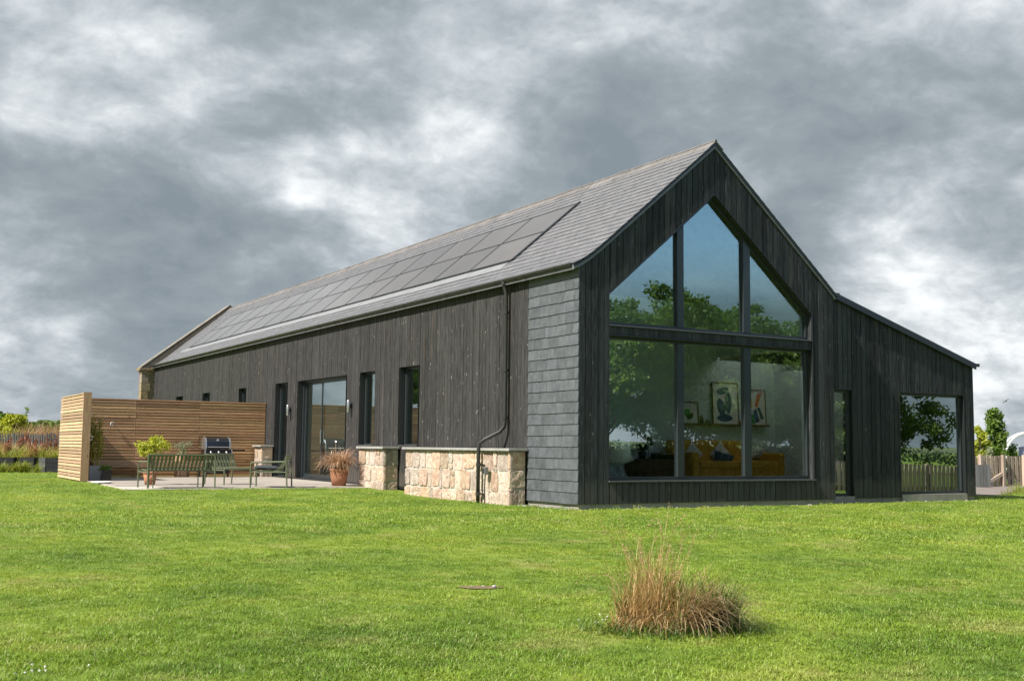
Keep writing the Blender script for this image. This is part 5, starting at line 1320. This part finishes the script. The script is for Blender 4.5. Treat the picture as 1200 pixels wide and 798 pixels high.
V, Q = tuft([(240, .10, .62, .70, .0068, 1.25, (.12, -.04), (azr - .75, .38)), (170, .10, .54, .80, .0068, 1.2, (.20, -.04), (azr - .45, .45)), (80, .10, .34, .9, .006, 1.0, (.02, -.1), (azr - 1.6, .6)), (60, .10, .32, .9, .006, 1.1, (-.12, -.1), (azr - 2.2, .8))], 421)
link('drooping_straw', np_mesh('drooping_straw', V, Q, m_leaf('old_straw', [(.15, .10, .05), (.38, .28, .15), (.60, .49, .30)], .25, 6)), t)
b_st = blades(46, .20, .80, .20, .0032, 431, .35, tp(-.06, .04), 5, hj=.5, kink=.2); link('seed_stalks', np_mesh('seed_stalks', *b_st, MAT_STRAW), t)
tips = b_st[0].reshape(46, 6, 2, 3)[:, -1, 0]; sec = b_st[0].reshape(46, 6, 2, 3)[:, -2, 0]
C = np.concatenate([tips, tips * .75 + sec * .25, (tips + sec) / 2, sec * .75 + tips * .25]); V, Q = leaves(C, np.full(len(C), .014), 6, .011, 432, 1.6, .5); link('seed_heads', np_mesh('seed_heads', V, Q, MAT_STRAWP), t)
# worn patch with a few stones
sp_ = on(563, 688, 'z', -.15); sz_ = float(gh(sp_[0], sp_[1]))
b = MB(); pts = [(.17 * math.cos(a) * (1 + .3 * math.sin(3 * a)), .10 * math.sin(a) * (1 + .25 * math.cos(2 * a)), .006) for a in np.linspace(0, 6.283, 19)[:-1]]
b.add(pts + [(0, 0, .018)], [(i, (i + 1) % 18, 18) for i in range(18)]); o = b.obj('bare_soil', plain('dry_earth', (.17, .115, .07), .95, 0, .4, 40, .8), None, loc=(sp_[0], sp_[1], sz_ + .002)); o.rotation_euler = (0, 0, YAW); tag(o, kind='structure')
for k, (dx, s, lab) in enumerate(((.11, .020, 'largest pale stone at the edge of the bare soil patch'), (.02, .013, 'small pale pebble on the bare soil patch'), (-.07, .010, 'tiny dark-edged pebble on the bare soil patch'))):
    bm = bmesh.new(); bmesh.ops.create_icosphere(bm, subdivisions=2, radius=s)
    for v in bm.verts: v.co *= 1 + .18 * math.sin(v.co.x * 190 + k) * math.cos(v.co.y * 150); v.co.z *= .65
    me = bpy.data.meshes.new('pebble'); bm.to_mesh(me); bm.free(); q = Lx * dx; tag(link('pebble', me, None, MAT_COPING, (sp_[0] + q[0], sp_[1] + q[1], sz_ + .016)), lab, 'stone')

# ------------------------------------------------------------------ mown grass (geometry nodes: short blades over the lawn in view)
def clump(name, n, rad, h, w, seed):
    V, Q = blades(n, rad, h, .75, w, seed, .9, (0, 0), 2, -.004, .6); me = np_mesh(name, V, Q, MAT_BLADE); return bpy.data.objects.new(name, me)
gcol = bpy.data.collections.new('grass_clumps')
for i in range(4): gcol.objects.link(clump('clump_a%d' % i, 56, .075, .036, .0038, 500 + i))
for i in range(3): gcol.objects.link(clump('clump_b%d' % i, 56, .15, .044, .0078, 520 + i))
def grass():
    r = np.random.RandomState(77); pts = []; idx = []
    # wedge in front of the camera, thinning with distance
    for d0, d1, dens, kind in ((3.0, 7, 400, 0), (7, 10, 300, 0), (10, 14, 190, 0), (14, 20, 80, 1), (20, 28, 46, 1), (28, 42, 24, 1)):
        area = .5 * (d1 ** 2 - d0 ** 2) * 1.5; n = int(area * dens)
        d = np.sqrt(r.uniform(d0 ** 2, d1 ** 2, n)); a = r.uniform(-.75, .75, n)
        fx, fy = FW[0], FW[1]; L_ = math.hypot(fx, fy); fx /= L_; fy /= L_
        x = CAM[0] + d * (fx * np.cos(a) + fy * np.sin(a)); y = CAM[1] + d * (fy * np.cos(a) - fx * np.sin(a))
        ok = ~((x > -.02) & (y > -.02) & (x < 11) & (y < 33)) & ~((x > -5.85) & (y > 8.05) & (y < 17) & (x < .1)) & ~((x > -.46) & (y > 1.6) & (y < 8.7))
        ok &= ~((x > 10.5) & (y > (x - 10.8) * .42 + .75))
        e = (np.hypot(x - sp_[0], y - sp_[1]) < .17) & (r.uniform(0, 1, n) < .8); ok &= ~e
        x, y = x[ok], y[ok]; pts.append(np.stack([x, y, gh(x, y)], 1)); idx.append(r.randint(0, 4, len(x)) if kind == 0 else 4 + r.randint(0, 3, len(x)))
    P = np.concatenate(pts); I = np.concatenate(idx); n = len(P)
    me = bpy.data.meshes.new('mown_grass'); me.vertices.add(n); me.vertices.foreach_set('co', P.astype(np.float32).ravel())
    at = me.attributes.new('pick', 'INT', 'POINT'); at.data.foreach_set('value', I.astype(np.int32))
    pn_ = np.sin(P[:, 0] * 1.7 + 1.3 * np.sin(P[:, 1] * .9)) * np.sin(P[:, 1] * 1.9 + np.sin(P[:, 0] * 1.1))
    at = me.attributes.new('size', 'FLOAT', 'POINT'); at.data.foreach_set('value', (r.uniform(.7, 1.25, n) * (1 + .16 * pn_)).astype(np.float32))
    at = me.attributes.new('turn', 'FLOAT_VECTOR', 'POINT'); tv = np.stack([r.normal(0, .12, n), r.normal(0, .12, n), r.uniform(0, 6.28, n)], 1).astype(np.float32); at.data.foreach_set('vector', tv.ravel())
    o = link('mown_grass', me, None); tag(o, 'short mown green grass of the lawn in front of the barn', 'grass', kind='stuff')
    ng = bpy.data.node_groups.new('grass_scatter', 'GeometryNodeTree'); ng.interface.new_socket('Geometry', in_out='INPUT', socket_type='NodeSocketGeometry'); ng.interface.new_socket('Geometry', in_out='OUTPUT', socket_type='NodeSocketGeometry')
    N = ng.nodes; L = ng.links; gi = N.new('NodeGroupInput'); go = N.new('NodeGroupOutput')
    ci = N.new('GeometryNodeCollectionInfo'); ci.inputs['Collection'].default_value = gcol; ci.inputs['Separate Children'].default_value = True; ci.inputs['Reset Children'].default_value = True
    ip = N.new('GeometryNodeInstanceOnPoints'); ip.inputs['Pick Instance'].default_value = True
    def na(nm, t): q = N.new('GeometryNodeInputNamedAttribute'); q.data_type = t; q.inputs[0].default_value = nm; return q.outputs[0]
    L.new(gi.outputs[0], ip.inputs['Points']); L.new(ci.outputs[0], ip.inputs['Instance']); L.new(na('pick', 'INT'), ip.inputs['Instance Index']); L.new(na('size', 'FLOAT'), ip.inputs['Scale'])
    e2 = N.new('FunctionNodeEulerToRotation'); L.new(na('turn', 'FLOAT_VECTOR'), e2.inputs[0]); L.new(e2.outputs[0], ip.inputs['Rotation'])
    L.new(ip.outputs[0], go.inputs[0]); md = o.modifiers.new('scatter', 'NODES'); md.node_group = ng
    print('grass points', n)
grass()
# white clover heads here and there
r_ = np.random.RandomState(5); C = []
for px, py, n, s in ((40, 786, 5, .10), (62, 784, 3, .08), (705, 728, 7, .09), (25, 585, 12, .5), (210, 638, 2, .3)):
    p_ = on(px, py, 'z', -.13)
    for k in range(n): C.append((p_[0] + r_.normal(0, s), p_[1] + r_.normal(0, s)))
C = np.array([(x, y, float(gh(x, y)) + .05) for x, y in C]); V, Q = leaves(C - np.array([0, 0, .016]), np.full(len(C), .006), 12, .008, 600, 1.0, .8)
tag(link('clover_flowers', np_mesh('clover_flowers', V, Q, MAT_PETAL)), 'tiny white clover heads scattered through the lawn', 'flowers', kind='stuff')
# weeds at the foot of the gable and along the path edge
parts = []
for px, py, h in ((1187, 579, .35), (1193, 577, .4), (1198, 577, .3), (1140, 583, .12), (1120, 584, .08), (630, 597, .08), (676, 599, .06), (1180, 581, .2), (1196, 580, .28)):
    p_ = on(px, py, 'z', -.12); parts.append(blades(40, .16, h, .4, .012, int(px), .7, (p_[0], p_[1]), 4, float(gh(p_[0], p_[1])) - .01))
V, Q = cat(parts); tag(link('path_edge_grass', np_mesh('path_edge_grass', V, Q, MAT_MEADOW)), 'longer unmown grass tufts along the gravel path edge', 'grass', kind='stuff')

r_ = np.random.RandomState(8); V = []; Q = []
for k in range(150):
    t_ = r_.uniform(0, 1)
    if k < 90: x, y = r_.uniform(-.30, -.02), r_.uniform(-.15, 1.7)
    else: x, y = r_.uniform(-.1, 10.6), -.03 - abs(r_.normal(0, .05)); y = y + (.27 if x > 6.1 else 0)
    z = float(gh(x, y)); sz = r_.uniform(.008, .026) * (1.5 if k % 17 == 0 else 1); b0 = len(V); a0 = r_.uniform(0, 6.28)
    for (ring, hz) in ((1.0, 0.), (.75, .55)):
        for i in range(6): V.append((x + sz * ring * math.cos(a0 + i * 1.047) * r_.uniform(.8, 1.2), y + sz * ring * math.sin(a0 + i * 1.047) * r_.uniform(.8, 1.2), z + .004 + sz * hz))
    for i in range(6): Q.append((b0 + i, b0 + (i + 1) % 6, b0 + 6 + (i + 1) % 6, b0 + 6 + i))
    Q.append((b0 + 6, b0 + 7, b0 + 8, b0 + 9)); Q.append((b0 + 6, b0 + 9, b0 + 10, b0 + 11))
tag(link('loose_gravel', np_mesh('loose_gravel', V, Q, MAT_COPING)), 'loose pale gravel along the foot of the barn walls', 'gravel', kind='stuff')
